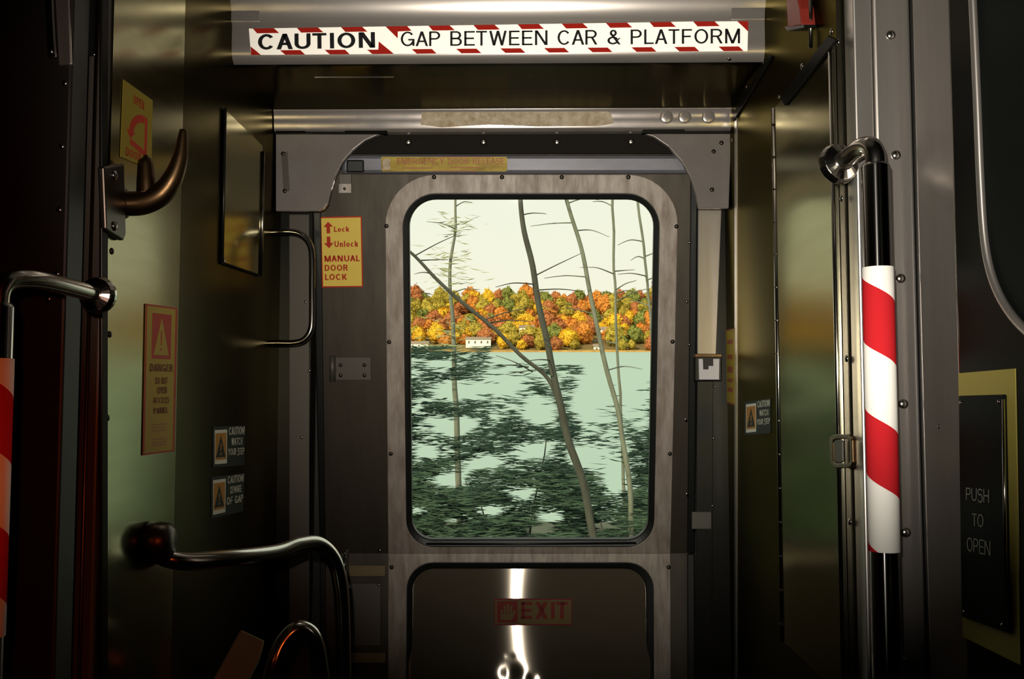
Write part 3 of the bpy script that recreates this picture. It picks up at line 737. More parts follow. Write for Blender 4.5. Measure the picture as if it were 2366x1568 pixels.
# small caution decals
def decal(label, q, pl, lines, group=None):
    root = sticker('caution_decal', label, q, pl, 0.0010, M['decal_dark'], r=2)
    polys('white_square', [sub_quad(q, .06, .08, .44, .92)], pl, 0.0013, M['decal_white'], root)
    polys('orange_square', [sub_quad(q, .08, .16, .42, .82)], pl, 0.0016, M['decal_orange'], root)
    polys('triangle', [sub_pts(q, [(.25, .22), (.40, .76), (.10, .76)])], pl, 0.0019, M['decal_dark'], root)
    polys('exclamation_mark', [sub_pts(q, [(.24, .42), (.27, .42), (.26, .60), (.245, .60)]), sub_quad(q, .24, .65, .27, .70)], pl, 0.0022, M['decal_orange'], root)
    ys = ((.03, .22), (.30, .48), (.56, .75)); xs_ = ((.50, .98), (.58, .92), (.48, .98))
    lettering('lettering', [(s, sub_quad(q, xs_[i][0], ys[i][0], xs_[i][1], ys[i][1])) for i, s in enumerate(lines)], pl, 0.0014, M['decal_white'], root, bold=0.17)
    return root
decal('small caution decal reading WATCH YOUR STEP on the left wall, above the GAP decal', [(492, 986), (567, 982), (565, 1074), (492, 1080)], PL, ('CAUTION!', 'WATCH', 'YOUR STEP'))
decal('small caution decal reading BEWARE OF GAP, the lower one on the left wall', [(488, 1102), (565, 1092), (562, 1180), (488, 1198)], PL, ('CAUTION!', 'BEWARE', 'OF GAP'))
decal('small caution decal reading WATCH YOUR STEP on the right wall beside the cabinet', [(1720, 928), (1780, 920), (1780, 1000), (1720, 1006)], PR, ('CAUTION!', 'WATCH', 'YOUR STEP'))

# yellow strip sticker seen edge-on at the far end of the right wall
yq = [(1675, 762), (1698, 758), (1698, 936), (1677, 930)]
ys_ = sticker('warning_sticker', 'narrow yellow and red sticker seen edge-on beside the door lock', yq, PR, 0.0012, M['sticker_dull'])
polys('red_blocks', [sub_quad(yq, .05, a, .95, b) for a, b in ((.0, .02), (.98, 1.0))] + [sub_quad(yq, .2, a, .8, b) for a, b in ((.14, .2), (.34, .40), (.50, .58), (.66, .71), (.78, .84))], PR, 0.0016, M['ink_faded'], ys_)

# sign with the curved arrow above the bronze lever
aq = [(285, 183), (353, 232), (350, 392), (278, 362)]
as_ = sticker('lever_sign', 'yellow sign with curved red arrow above the bronze lever, on the left wall', aq, PL, 0.0012, M['sign_dark_yellow'])
for w_, q_ in (('OPEN', sub_quad(aq, .36, .10, .72, .22)), ('DOOR', sub_quad(aq, .18, .84, .66, .95))): lettering('lettering', [(w_, q_)], PL, 0.0018, M['ink_red'], as_, bold=0.2)
arc_o, arc_i = [], []
for k in range(9):
    a = math.radians(90 + 80 * k / 8)
    arc_o.append((.74 + .50 * math.cos(a), .66 - .36 * math.sin(a))); arc_i.append((.74 + .36 * math.cos(a), .66 - .26 * math.sin(a)))
polys('arrow', [sub_pts(aq, arc_o + arc_i[::-1]), sub_pts(aq, [(.17, .60), (.46, .60), (.30, .70)]), sub_quad(aq, .76, .30, .84, .86), sub_pts(aq, [(.30, .70), (.80, .78), (.80, .86), (.30, .78)])], PL, 0.0016, M['ink_red'], as_)

# ------------------------------------------------------------------ fittings on the left
# bronze lever
lv = thing('release_lever', 'curved dark bronze lever shaped like a horn, on the left wall', 'lever', PL.at(264, 470))
plate('mounting_plate', [(240, 385), (288, 378), (292, 540), (286, 556), (246, 530)], PL, M['bolt_dark'], lv, t=0.008, off=0.008, bevel=0.002)
PV = PY(1.155)
def hv(px, py): return PV.at(px, py)
hp_ = [hv(255, 468), hv(285, 470), hv(330, 468), hv(372, 448), hv(400, 410), hv(417, 360), hv(424, 300)]
tube('lever_arm', hp_, [.0165, .0155, .0150, .0140, .0120, .0090, .0045], M['bronze'], lv, sub=8, seg=20)
tube('boss', [hv(238, 468), hv(262, 469), hv(290, 470)], [.020, .021, .0185], M['bronze'], lv, sub=1, seg=20)
tube('stub', [hv(338, 450), hv(338, 420), hv(336, 372), hv(334, 366)], [.012, .0115, .009, .004], M['bronze'], lv, sub=4, seg=14)
for px, py in ((264, 405), (264, 522)): bolt(px, py, PL, 0.006, M['bolt'], lv, off=0.008)

# hinged flap on the left wall
fq = [(521, 252), (607, 336), (603, 637), (514, 607)]
fp = thing('access_flap', 'steel access flap with black edges on the left wall beside the bracket', 'access panel', PL.at(560, 622))
plate('flap', fq, PL, M['wall_steel'], fp, t=0.003, off=0.003, bevel=0.0008)
tube('edge_rod', [PL.at(521, 250, .0035), PL.at(514, 607, .0035)], 0.0022, M['dark_steel'], fp, sub=1, seg=10)
tube('edge_rod', [PL.at(609, 350, .005), PL.at(604, 636, .005)], 0.0026, M['rail_steel'], fp, sub=1, seg=10)
tube('edge_rod', [PL.at(514, 607, .0035), PL.at(603, 637, .0035)], 0.002, M['dark_steel'], fp, sub=1, seg=8)
bolt(516, 602, PL, 0.005, M['bolt'], fp, off=0.003)

# grab handle by the door
gh = thing('grab_rail', 'chrome C-shaped grab handle left of the door', 'handle', PY(1.83).at(610, 795))
tube('bar', [PY(1.83).at(x, y) for x, y in ((602, 538), (640, 536), (678, 536), (702, 546), (717, 568), (721, 600), (721, 665), (721, 735), (717, 765), (702, 785), (678, 792), (640, 792), (602, 793))], 0.0062, M['chrome'], gh, sub=4, seg=14)
for py in (538, 793):
    v, f = tube_vf([PY(1.83).at(600, py), PY(1.83).at(612, py)], 0.014, 16); mk('flange', v, f, M['dark_steel'], gh, smooth=False)

# lower left handrails
def P3(px, py, Y): return PY(Y).at(px, py)
hr1 = thing('handrail', 'curved steel handrail with round end boss, from the left wall', 'handrail', PL.at(345, 1290))
tube('rail', [P3(352, 1262, 1.265), P3(375, 1284, 1.285), P3(430, 1296, 1.30), P3(540, 1288, 1.36), P3(640, 1275, 1.45), P3(690, 1258, 1.50), P3(735, 1256, 1.545), P3(770, 1290, 1.575), P3(786, 1350, 1.59), P3(792, 1450, 1.60), P3(796, 1700, 1.60)], 0.0125, M['rail_steel'], hr1, sub=6, seg=20)
v, f = tube_vf([PL.at(345, 1250), PL.at(345, 1250) + Vector((.012, 0, 0)), PL.at(345, 1250) + Vector((.026, 0, 0)), PL.at(345, 1250) + Vector((.032, 0, 0))], [.026, .026, .024, .016], 24)
mk('boss', v, f, M['bolt_dark'], hr1, smooth=True, bevel=0.0)
hr2 = thing('handrail', 'low arched steel handrail at the bottom edge, below the long rail', 'handrail', P3(690, 1700, 1.45))
tube('rail', [P3(612, 1760, 1.45), P3(620, 1620, 1.45), P3(634, 1540, 1.45), P3(655, 1485, 1.46), P3(690, 1452, 1.47), P3(722, 1470, 1.48), P3(738, 1530, 1.49), P3(744, 1620, 1.49), P3(746, 1760, 1.49)], 0.013, M['rail_steel'], hr2, sub=6, seg=20)
tube('door_handle', [P3(806, 1272, 2.04), P3(800, 1276, 2.0), P3(797, 1300, 1.985), P3(797, 1330, 1.985), P3(802, 1352, 2.0), P3(806, 1356, 2.03)], 0.005, M['chrome'], dr, sub=5, seg=12)
sb = plate('step_board', [(493, 1568), (556, 1452), (612, 1478), (600, 1520), (540, 1640), (480, 1640)], Plane(P3(550, 1500, 1.50), (0.3, -0.75, 0.6)), M['beige'], None, t=0.02, bevel=0.003)
tag(sb, 'dull beige board beside the arched rail, bottom left', 'board')

# left post, dark door leaf behind it, tape-wrapped pole
PPL = PY(1.105)
lp = thing('door_post', 'dark steel door post beside the left wall panel', 'post', (PPL.at(200, 900).x, 1.105, 0))
lx0, lx1 = PPL.at(170, 700).x, PPL.at(234, 700).x
box('post', lx0, lx1, 1.105, 1.14, 0.0, 2.24, M['grey_plate'], lp, bevel=0.003)
box('edge_rubber', lx0 - 0.020, lx0, 1.100, 1.13, 0.0, 2.24, M['rubber'], lp, bevel=0.003)
bead_x = PPL.at(203, 900).x
v, f = tube_vf([Vector((bead_x, 1.103, 0.02)), Vector((bead_x, 1.103, 2.2))], 0.0022, 10); mk('bead', v, f, M['bronze'], lp, smooth=True)
plate('cover_plate', [(188, -60), (222, -60), (220, 128), (190, 133)], PPL, M['chrome'], lp, t=0.004, off=0.004, bevel=0.0015)
PDL = PY(1.02)
ld = thing('passage_door', 'dark door leaf at the far left with a row of small bolts', 'door', (PDL.at(60, 900).x, 1.02, 0))
dx0, dx1 = PDL.at(-420, 700).x, PDL.at(150, 700).x
box('leaf', dx0, dx1, 1.02, 1.06, 0.02, 2.2, M['dark_paint'], ld, bevel=0.003)
for px, py in ((150, 192), (143, 338), (137, 484), (132, 632), (112, 690)): bolt(px, py, PDL, 0.0035, M['bolt'], ld)
v, f = tube_vf(catmull([PDL.at(112, -80, .006), PDL.at(116, 40, .006), PDL.at(121, 132, .006)], 4), 0.0045, 14); mk('chrome_trim', v, f, M['chrome'], ld, smooth=True)
plate('cover_plate', [(124, -60), (158, -60), (164, 148), (136, 150)], PDL, M['post_steel'], ld, t=0.004, off=0.003, bevel=0.001)

# tape-wrapped grab poles
def pole(label, x, y, z_tape0, z_tape1, r, z_top, elbow_to, mt, rad_up=None):
    root = thing('grab_pole', label, 'pole', (x, y, 0.02))
    v, f = tube_vf([Vector((x, y, 0.02)), Vector((x, y, z_top - .004)), Vector((x, y, z_top))], [r, r, r * .85], 28)
    mk('tube', v, f, M['pole_steel'], root, smooth=True)
    v, f = tube_vf([Vector((x, y, z_tape0)), Vector((x, y, z_tape1))], r + 0.0012, 40)
    bm = bmesh.new(); vs = [bm.verts.new(p) for p in v]
    for q in f: bm.faces.new([vs[i] for i in q])
    bmesh.ops.recalc_face_normals(bm, faces=bm.faces[:])
    tp = mkbm('tape_sleeve', bm, mt, root)
    for p in tp.data.polygons: p.use_smooth = len(p.vertices) == 4
    if elbow_to is not None:
        tube('elbow', elbow_to, r * 0.72, M['rail_steel'], root, sub=6, seg=20)
        a, b = elbow_to[-2], elbow_to[-1]; d = (b - a).normalized()
        v, f = tube_vf([b - d * .014, b - d * .010, b - d * .004, b + d * .001], [r * .8, r * 1.45, r * 1.6, r * 1.6], 24); mk('flange', v, f, M['rail_steel'], root, smooth=False, bevel=0.001)
    return root

PYp = 1.085
c_top = PY(PYp).at(2030, 618); c_bot = PY(PYp).at(2042, 1272)
px_ = (c_top.x + c_bot.x) / 2
r_p = 32.5 * PYp / F_PX
zt_ = c_top.z; zb_ = c_bot.z
zr = PY(PYp - r_p).at(2000, 640).z
per = (PY(PYp - r_p).at(2000, 640).z - PY(PYp - r_p).at(2000, 947).z)
slope = (65 * PYp / F_PX) / math.pi
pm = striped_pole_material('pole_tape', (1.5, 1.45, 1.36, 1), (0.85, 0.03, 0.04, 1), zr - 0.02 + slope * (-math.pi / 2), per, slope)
ztop = PY(PYp).at(2030, 378).z
el = [Vector((px_, PYp, ztop - .01)), Vector((px_, PYp, ztop + .010)), Vector((px_ - .002, PYp + .008, ztop + .022)), Vector((px_ - .006, PYp + .026, ztop + .026)), Vector((px_ - .012, PYp + .055, ztop + .022)), Vector((px_ - .018, 1.163, ztop + .018))]
PO = pole('chrome grab pole wrapped in bright red and white tape, by the right post', px_, PYp, zb_, zt_, r_p, ztop, el, pm)
# object-space origin of the material is the pole base
pm_base = 0.02
PYq = 0.86
qx = PY(PYq).at(-14, 1100).x
r_q = 32 * PYq / F_PX
zt2, zb2 = PY(PYq).at(10, 828).z, PY(PYq).at(10, 1470).z
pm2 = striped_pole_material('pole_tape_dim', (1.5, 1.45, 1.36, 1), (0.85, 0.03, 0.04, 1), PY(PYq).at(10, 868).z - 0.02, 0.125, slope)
z2top = PY(PYq).at(10, 700).z
el2 = [Vector((qx, PYq, z2top - .01)), Vector((qx, PYq, z2top + .010)), Vector((qx + .004, PYq + .010, z2top + .022)), Vector((qx + .012, PYq + .05, z2top + .027)), Vector((qx + .02, 1.018, z2top + .024))]
pole('grab pole wrapped in orange-lit red and white tape, cut by the frame', qx, PYq, zb2, zt2, r_q, z2top, el2, pm2)

# ------------------------------------------------------------------ fittings on the right
# tall cabinet door with a piano hinge
cbq = [(1806, 236), (1946, 78), (1946, 1900), (1816, 1481)]
Y0, Y1 = 1.4915, 1.205
zc0, zc1 = PR.at(1806, 238).z, PR.at(1815, 1480).z
cb = thing('cabinet_door', 'tall steel cabinet door on the right wall with a recessed latch', 'cabinet door', (XR, (Y0 + Y1) / 2, zc1))
box('leaf', XR - 0.006, XR, Y1, Y0, zc1, zc0, M['wall_steel'], cb, bevel=0.0015)
v, f = tube_vf([Vector((XR - .005, Y0 + .004, zc1)), Vector((XR - .005, Y0 + .004, zc0))], 0.0042, 12); hgo = mk('piano_hinge', v, f, M['rail_steel'], cb, smooth=True)
for k in range(16):
    z = zc1 + (zc0 - zc1) * (k + .5) / 16
    v, f = tube_vf([Vector((XR - .005, Y0 + .004, z - .0008)), Vector((XR - .005, Y0 + .004, z + .0008))], 0.0046, 12); mk('knuckle_gap', v, f, M['bolt_dark'], hgo)
v, f = tube_vf([Vector((XR - .006, Y1 + .006, zc1)), Vector((XR - .006, Y1 + .006, zc0))], 0.0032, 12); mk('edge_trim', v, f, M['rail_steel'], cb, smooth=True)
lo2 = rounded([(1914, 1003), (1968, 1003), (1970, 1081), (1917, 1081)], [14] * 4, 5); li2 = rounded([(1924, 1014), (1962, 1014), (1963, 1070), (1926, 1070)], [8] * 4, 5)
v, f = ring_vf([PR.at(x, y, .011) for x, y in lo2], [PR.at(x, y, .011) for x, y in li2], PR.n * -.006)
lch = mk('latch', v, f, M['bronze'], cb, bevel=0.0015)
plate('paddle', rounded([(1926, 1016), (1945, 1016), (1946, 1068), (1928, 1068)], [4] * 4, 3), PR, M['grey_plate'], lch, t=0.003, off=0.0095, bevel=0.0008)
for px, py in ((1945, 458), (1957, 828), (1965, 1205), (1922, 73), (1937, 98), (1854, 153)): bolt(px, py, PR, 0.0045, M['bolt'], cb, off=0.004)
# slanted strap above the cabinet door
st = thing('slanted_strap', 'dark slanted metal strap above the cabinet door', 'strap', PR.at(1850, 150))
plate('strap', [(1802, 226), (1912, 82), (1932, 92), (1812, 244)], PR, M['dark_steel'], st, t=0.004, off=0.010, bevel=0.001)
st2 = thing('slanted_strap', 'thin dark metal strap running up from the right bracket, under the canopy', 'strap', PR.at(1740, 180))
plate('strap', [(1692, 262), (1775, 128), (1782, 132), (1694, 280)], PR, M['dark_steel'], st2, t=0.004, off=0.004, bevel=0.001)
# red box top right
rb = thing('alarm_box', 'small dark red box under the ceiling at the top right', 'box', PR.at(1835, 62, .02))
plate('casing', [(1815, -20), (1838, -20), (1848, 20), (1852, 58), (1820, 64)], PR, M['red_box'], rb, t=0.02, off=0.02, bevel=0.002)
plate('black_rim', [(1812, 62), (1856, 57), (1858, 64), (1818, 72)], PR, M['rubber'], rb, t=0.018, off=0.019, bevel=0.001)
cdx = [PR.at(1873, -30, .006), PR.at(1873, 110, .006)]
cn2 = tube('conduit', cdx, 0.003, M['rail_steel'], None, sub=1, seg=10); tag(cn2, 'thin vertical conduit beside the red box', 'conduit')

# door lock on the right jamb
lk = thing('door_lock', 'pale steel door lock with stepped black keyway right of the window', 'lock', PJ.at(1640, 880, .006))
plate('lock_case', quad(1606, 820, 1668, 880), PJ, M['dark_steel'], lk, t=0.02, off=0.020, bevel=0.002)
plate('face_plate', [(1614, 828), (1663, 828), (1662, 877), (1615, 877)], PJ, M['lock_white'], lk, t=0.003, off=0.023, bevel=0.001)
plate('keyway', [(1624, 826), (1648, 826), (1648, 845), (1637, 845), (1637, 853), (1625, 853)], PJ, M['rubber'], lk, t=0.002, off=0.0245)
plate('top_lip', quad(1606, 817, 1668, 825), PJ, M['bronze'], lk, t=0.02, off=0.026, bevel=0.001)

# right post: flange with bolts, rubber, second strip
PPR = PY(1.16)
rx0, rx1 = PPR.at(1990, 700).x, PPR.at(2122, 700).x
rp = thing('door_post', 'grey steel door post with dome bolts behind the taped pole', 'post', ((rx0 + rx1) / 2, 1.16, 0))
gx = PPR.at(2036, 700).x
box('flange', gx, rx1, 1.163, 1.20, 0.0, 2.24, M['post_steel'], rp, bevel=0.003)
box('inner_flange', rx0, gx - 0.0015, 1.165, 1.20, 0.0, 2.24, M['post_steel'], rp, bevel=0.002)
for px, py in ((2058, 81), (2070, 358), (2081, 643), (2087, 933), (2093, 1230), (2088, 1527)): bolt(px, py, PPR, 0.0062, M['bolt'], rp, off=-0.003, name='bolt')
box('edge_rubber', rx1, rx1 + 0.019, 1.145, 1.19, 0.0, 2.24, M['rubber'], rp, bevel=0.004)
sx0, sx1 = PY(1.10).at(2160, 700).x, PY(1.10).at(2206, 700).x
v, f = prism_vf([Vector((sx0, 1.14, 0)), Vector((sx1 - .003, 1.085, 0)), Vector((sx1, 1.088, 0)), Vector((sx0 + .012, 1.15, 0))], Vector((0, 0, 2.24)))
ss = mk('second_strip', v, f, M['post_steel'], rp, bevel=0.001)
v, f = tube_vf([Vector((sx1 - .002, 1.084, .02)), Vector((sx1 - .002, 1.084, 2.2))], 0.003, 10); mk('bead', v, f, M['rail_steel'], rp, smooth=True)
bolt(2176, 985, PY(1.118), 0.005, M['bolt_dark'], rp)

# swing door at the right with its window trim and push plate
XD = 0.445
PD = Plane((XD, 0, 0), (-1, 0, 0))
ydf = PD.at(2210, 700).y
sdoor = thing('swing_door', 'dark swing door at the right edge with a round-cornered window', 'door', (XD, 0.7, 0))
box('leaf', XD, XD + 0.03, 0.30, ydf, 0.02, 2.2, M['dark_steel'], sdoor, bevel=0.004)
tr = [PD.at(2240, -120, .004), PD.at(2248, 0, .004), PD.at(2258, 220, .004), PD.at(2266, 420, .004), PD.at(2276, 560, .004), PD.at(2296, 650, .004), PD.at(2332, 720, .004), PD.at(2385, 775, .004), PD.at(2470, 830, .004), PD.at(2620, 905, .004)]
tube('window_trim', tr, 0.0042, M['post_steel'], sdoor, sub=5, seg=12)
wp = [PD.at(2246, -120), PD.at(2254, 0), PD.at(2264, 220), PD.at(2272, 420), PD.at(2282, 560), PD.at(2302, 646), PD.at(2338, 715), PD.at(2390, 768), PD.at(2475, 822), PD.at(2620, 890), PD.at(2620, -300)]
v, f = prism_vf([p + Vector((-.001, 0, 0)) for p in wp], Vector((-.001, 0, 0))); mk('window_pane', v, f, M['sign_black'], sdoor)
sgq = [(2214, 862), (2345, 851), (2358, 1536), (2224, 1470)]
sg = thing('push_plate', 'black push plate reading PUSH TO OPEN on yellow backing, right edge', 'sign', PD.at(2290, 1500))
plate('backing', sgq, PD, M['sign_yellow'], sg, t=0.001, off=0.001)
bq = [(2214, 914), (2317, 911), (2328, 1462), (2221, 1424)]
bp_ = plate('plate', bq, PD, M['sign_black'], sg, t=0.004, off=0.005, bevel=0.0012)
tube('chrome_edge', [PD.at(2318, 922, .005), PD.at(2326, 1440, .005)], 0.0016, M['chrome'], sg, sub=1, seg=8)
lettering('lettering', [('PUSH', [(2232, 1126), (2285, 1130), (2285, 1164), (2232, 1156)]), ('TO', [(2246, 1186), (2272, 1188), (2272, 1218), (2246, 1214)]), ('OPEN', [(2234, 1240), (2288, 1250), (2288, 1284), (2234, 1272)])], PD, 0.0054, M['sign_engraved'], sg, bold=0.09)
for px, py in ((2220, 930), (2308, 928), (2316, 1444), (2228, 1414)): bolt(px, py, PD, 0.0022, M['bolt'], sg, off=0.005)

# ------------------------------------------------------------------ outside: bank, river, wooded far shore (the coach leans on a canted track, so the level outside tilts)
CANT = (920 - 805) / F_PX
def wz(Y): return 1.40 - 2.2 + CANT * Y
random.seed(7)
v = [Vector((-900, 12, wz(12))), Vector((900, 12, wz(12))), Vector((900, 640, wz(640))), Vector((-900, 640, wz(640)))]
o = mk('river', v + [p - Vector((0, 0, 1)) for p in v], [(0, 1, 2, 3), (7, 6, 5, 4), (0, 4, 5, 1), (1, 5, 6, 2), (2, 6, 7, 3), (3, 7, 4, 0)], M['water']); tag(o, kind='structure')
v = [Vector((-40, 2.6, -0.85)), Vector((40, 2.6, -0.85)), Vector((40, 9, wz(12) + .25)), Vector((40, 13, wz(13) - .1)), Vector((-40, 13, wz(13) - .1)), Vector((-40, 9, wz(12) + .25))]
o = mk('bank_ground', v + [p - Vector((0, 0, 1.0)) for p in v], [(0, 1, 2, 5), (5, 2, 3, 4), (6, 11, 8, 7), (11, 10, 9, 8), (0, 6, 7, 1), (1, 7, 8, 2), (2, 8, 9, 3), (3, 9, 10, 4), (4, 10, 11, 5), (5, 11, 6, 0)], M['bank']); tag(o, kind='structure')
# hillside
def hill_z(x, Y):
    t = (Y - 600) / 130.0
    return wz(600) + 1.0 + max(0, t) * 40 + 2.0 * noise.noise(Vector((x * .012, Y * .02, 3)))
V, Fc = [], []
nx, ny = 60, 14
for j in range(ny + 1):
    Y = 596 + (760 - 596) * j / ny
    for i in range(nx + 1):
        x = -330 + 660 * i / nx
        V.append(Vector((x, Y, hill_z(x, Y) if j else wz(596) - 1)))
for j in range(ny):
    for i in range(nx):
        a = j * (nx + 1) + i; Fc.append((a, a + 1, a + nx + 2, a + nx + 1))
o = mk('hill', V, Fc, M['hill_ground'], None, smooth=True); tag(o, kind='structure')
v, f = [], []
for i in range(61):
    x = -330 + 11 * i; h = 1.0 + .8 * noise.noise(Vector((x * .07, 1, 1)))
    v += [Vector((x, 593, wz(593) - .3)), Vector((x, 594, wz(593) + h)), Vector((x, 600, wz(600) + h + .3))]
for i in range(60):
    a = 3 * i; f += [(a, a + 3, a + 4, a + 1), (a + 1, a + 4, a + 5, a + 2)]
o = mk('shore_bank', v, f, M['shore']); tag(o, kind='structure')

# far autumn trees
def crown_mesh(seed, m, tall):
    """an inner crown covered by many small leaf clumps, on a short trunk"""
    rg = random.Random(seed)
    bm = bmesh.new(); bmesh.ops.create_icosphere(bm, subdivisions=3, radius=1.0)
    off = Vector((seed * 7.3, seed * 3.1, 0))
    def shape(c):
        d = 0.34 * noise.noise(c * 1.6 + off) + 0.22 * noise.noise(c * 4 + off)
        q = c * (1 + d); 
        if c.z > .2: q.x *= 1 - .28 * (c.z - .2); q.y *= 1 - .28 * (c.z - .2)
        return Vector((q.x, q.y, q.z * tall + tall))
    for q in bm.verts: q.co = shape(q.co.copy()) * 1.0
    for k in range(620):
        z = rg.uniform(-.9, 1); a = rg.uniform(0, 6.283); r = math.sqrt(1 - z * z)
        c = shape(Vector((r * math.cos(a), r * math.sin(a), z))); c = c + (c - Vector((0, 0, tall))) * rg.uniform(-.06, .16)
        e = Vector((rg.gauss(0, 1), rg.gauss(0, 1), rg.gauss(0, 1))).normalized(); g = e.orthogonal().normalized(); w = rg.uniform(.05, .13)
        vs = [bm.verts.new(c + e * w), bm.verts.new(c + g * w), bm.verts.new(c - e * w), bm.verts.new(c - g * w)]
        bm.faces.new(vs)
    tv, tf = tube_vf([Vector((0, 0, -0.35)), Vector((0, 0, .5))], [.12, .09], 6)
    vs = [bm.verts.new(p) for p in tv]
    for q in tf: bm.faces.new([vs[i] for i in q])
    me = bpy.data.meshes.new('autumn_tree'); bm.to_mesh(me); bm.free(); me.materials.append(m)
    return me
cols = {'orange': (0.60, 0.235, 0.045), 'rust': (0.44, 0.165, 0.06), 'golden': (0.74, 0.44, 0.035), 'olive': (0.40, 0.31, 0.05), 'green': (0.21, 0.23, 0.055)}
words = {'orange': 'orange autumn tree on the wooded far shore across the river', 'rust': 'rust brown autumn tree on the wooded far shore across the river', 'golden': 'golden yellow autumn tree on the wooded far shore across the river',
         'olive': 'olive green autumn tree on the wooded far shore across the river', 'green': 'dark green tree on the wooded far shore across the river'}
cm = {}
for k, c in cols.items():
    m = mat('foliage_' + k, c, 0.95, spec=0.05, noise_amt=0.8, noise_scale=(3.4, 3.4, 3.4), dark=(.6, .62, .7))
    cm[k] = [crown_mesh(len(cm) * 5 + s, m, t) for s, t in ((1, 1.0), (2, 1.25), (3, 0.9))]
rows = [(603, 22), (612, 24), (624, 26), (637, 28), (652, 29), (668, 30), (686, 31), (704, 32), (724, 33), (744, 34)]
houses = [(968, 799, 606, 12, 3.0), (1105, 791, 608, 16, 4.0), (1217, 763, 638, 10, 4.0), (1404, 768, 636, 9, 4.5), (1379, 806, 603, 4, 3.0)]
hx = []
for px, py, Y, w, h in houses:
    p = PY(Y).at(px, py); hx.append((p.x, Y, w))
for ri, (Y, cnt) in enumerate(rows):
    x0 = PY(Y).at(830, 780).x; x1 = PY(Y).at(1630, 780).x
    for i in range(cnt):
        x = x0 + (x1 - x0) * (i + random.uniform(.1, .9)) / cnt
        yy = Y + random.uniform(-7, 7)
        if any(abs(x - a) < w * .62 + 4.5 and yy < b + 6 and yy > b - 14 for a, b, w in hx): continue
        wts = [3, 2, 4, 4, 1.5] if ri < 3 else ([5, 4, 2.5, 2.5, 1] if ri < 6 else [3.0, 3.0, .8, 3, 2.2])
        k = random.choices(['orange', 'rust', 'golden', 'olive', 'green'], wts)[0]
        s = random.uniform(3.6, 5.8) * (0.7 if ri == 0 else 1)
        o = bpy.data.objects.new('autumn_tree', random.choice(cm[k])); COL.objects.link(o)
        o.location = (x, yy, hill_z(x, yy) - .3); o.scale = (s, s, s * random.uniform(.85, 1.15)); o.rotation_euler = (0, 0, random.uniform(0, 6.28))
        tag(o, words[k], 'tree', k.replace('_', ' ') + ' trees on the far shore')
# the woods go on to both sides, beyond what the window shows from the middle of the vestibule
def woods(name, label, xa, xb):
    V, Fc, mi = [], [], []; ks = list(cols)
    for Y, _ in rows[::2]:
        x = xa + random.uniform(0, 5)
        while x < xb:
            ki = random.choices(range(5), [4, 3, 3, 3, 1.5])[0]; me = random.choice(cm[ks[ki]]); s_ = random.uniform(4.2, 6.2); yy = Y + random.uniform(-6, 6)
            o_ = Vector((x, yy, hill_z(x, yy) - .3)); b = len(V)
            V += [q.co * s_ + o_ for q in me.vertices]; Fc += [tuple(b + i for i in p.vertices) for p in me.polygons]; mi += [ki] * len(me.polygons)
            x += random.uniform(6.5, 10.5)
    me = bpy.data.meshes.new(name); me.from_pydata([p - Vector((xa, 600, 0)) for p in V], [], Fc)
    for k in ks: me.materials.append(cm[k][0].materials[0])
    me.polygons.foreach_set('material_index', mi)
    o = bpy.data.objects.new(name, me); COL.objects.link(o); o.location = (xa, 600, 0)
    tag(o, label, 'woods', kind='stuff')
xl_, xr_ = PY(600).at(830, 780).x, PY(600).at(1630, 780).x
woods('autumn_woods', 'mixed autumn woods further left along the far shore', xl_ - 150, xl_ - 6)
woods('autumn_woods', 'mixed autumn woods further right along the far shore', xr_ + 26, xr_ + 150)
hl = ['low white house at the far shore, leftmost across the river', 'long white house on the far shore with a gap in its front', 'small white house up the far wooded slope, left of the trunk', 'small pale house up the far wooded slope, right of the trunk', 'tiny white hut at the waterline of the far shore']
for (px, py, Y, w, h), lab in zip(houses, hl):
    p = PY(Y).at(px, py)
    zb3 = p.z - h / 2
    root = thing('house', lab, 'house', (p.x, Y, zb3))
    box('wall', p.x - w / 2, p.x + w / 2, Y, Y + 5, zb3 - 2, zb3 + h, M['house_white'], root)
    v, f = prism_vf([Vector((p.x - w / 2 - .4, Y - .4, zb3 + h)), Vector((p.x - w / 2 - .4, Y + 2.5, zb3 + h + 1.8)), Vector((p.x - w / 2 - .4, Y + 5.4, zb3 + h))], Vector((w + .8, 0, 0)))
    mk('roof', v, f, M['house_roof'], root)
    for k in range(max(1, int(w / 4))):
        xx = p.x - w / 2 + (k + .5) * w / max(1, int(w / 4))
        box('window', xx - .5, xx + .5, Y - .05, Y + .1, zb3 + h * .35, zb3 + h * .75, M['house_window'], root)

# ------------------------------------------------------------------ outside: trees and shrubs on the bank
def tree_vf(paths, Y):
    V, Fc = [], []
    for pts, rads in paths:
        P = []
        for q in pts:
            yy = Y + (q[2] if len(q) > 2 else 0); P.append(PY(yy).at(q[0], q[1]))
        c = catmull(P, 5); r = resample_rad([x * Y / F_PX for x in rads], len(c))
        for i in range(len(c)):
            c[i] = c[i] + Vector((noise.noise(c[i] * 3) * .02, noise.noise(c[i] * 3 + Vector((9, 0, 0))) * .02, 0))
        v, f = tube_vf(c, r, 8, len(V)); V += v; Fc += f
    return V, Fc
def twigs(start, n, spread, length, Y):
    out = []
    for _ in range(n):
        t = random.random(); k = min(int(t * (len(start) - 1)), len(start) - 2); fr_ = t * (len(start) - 1) - k
        x = start[k][0] + (start[k + 1][0] - start[k][0]) * fr_; y = start[k][1] + (start[k + 1][1] - start[k][1]) * fr_
        s = random.choice((-1, 1)); L = random.uniform(.4, 1) * length; u = random.uniform(-.45, .15)
        out.append(([(x, y), (x + s * L * .5, y + u * L * .5 - 4, random.uniform(-.2, .2)), (x + s * L, y + u * L + random.uniform(-8, 8), random.uniform(-.4, .4))], [1.7, 1.2, .6]))
    return out
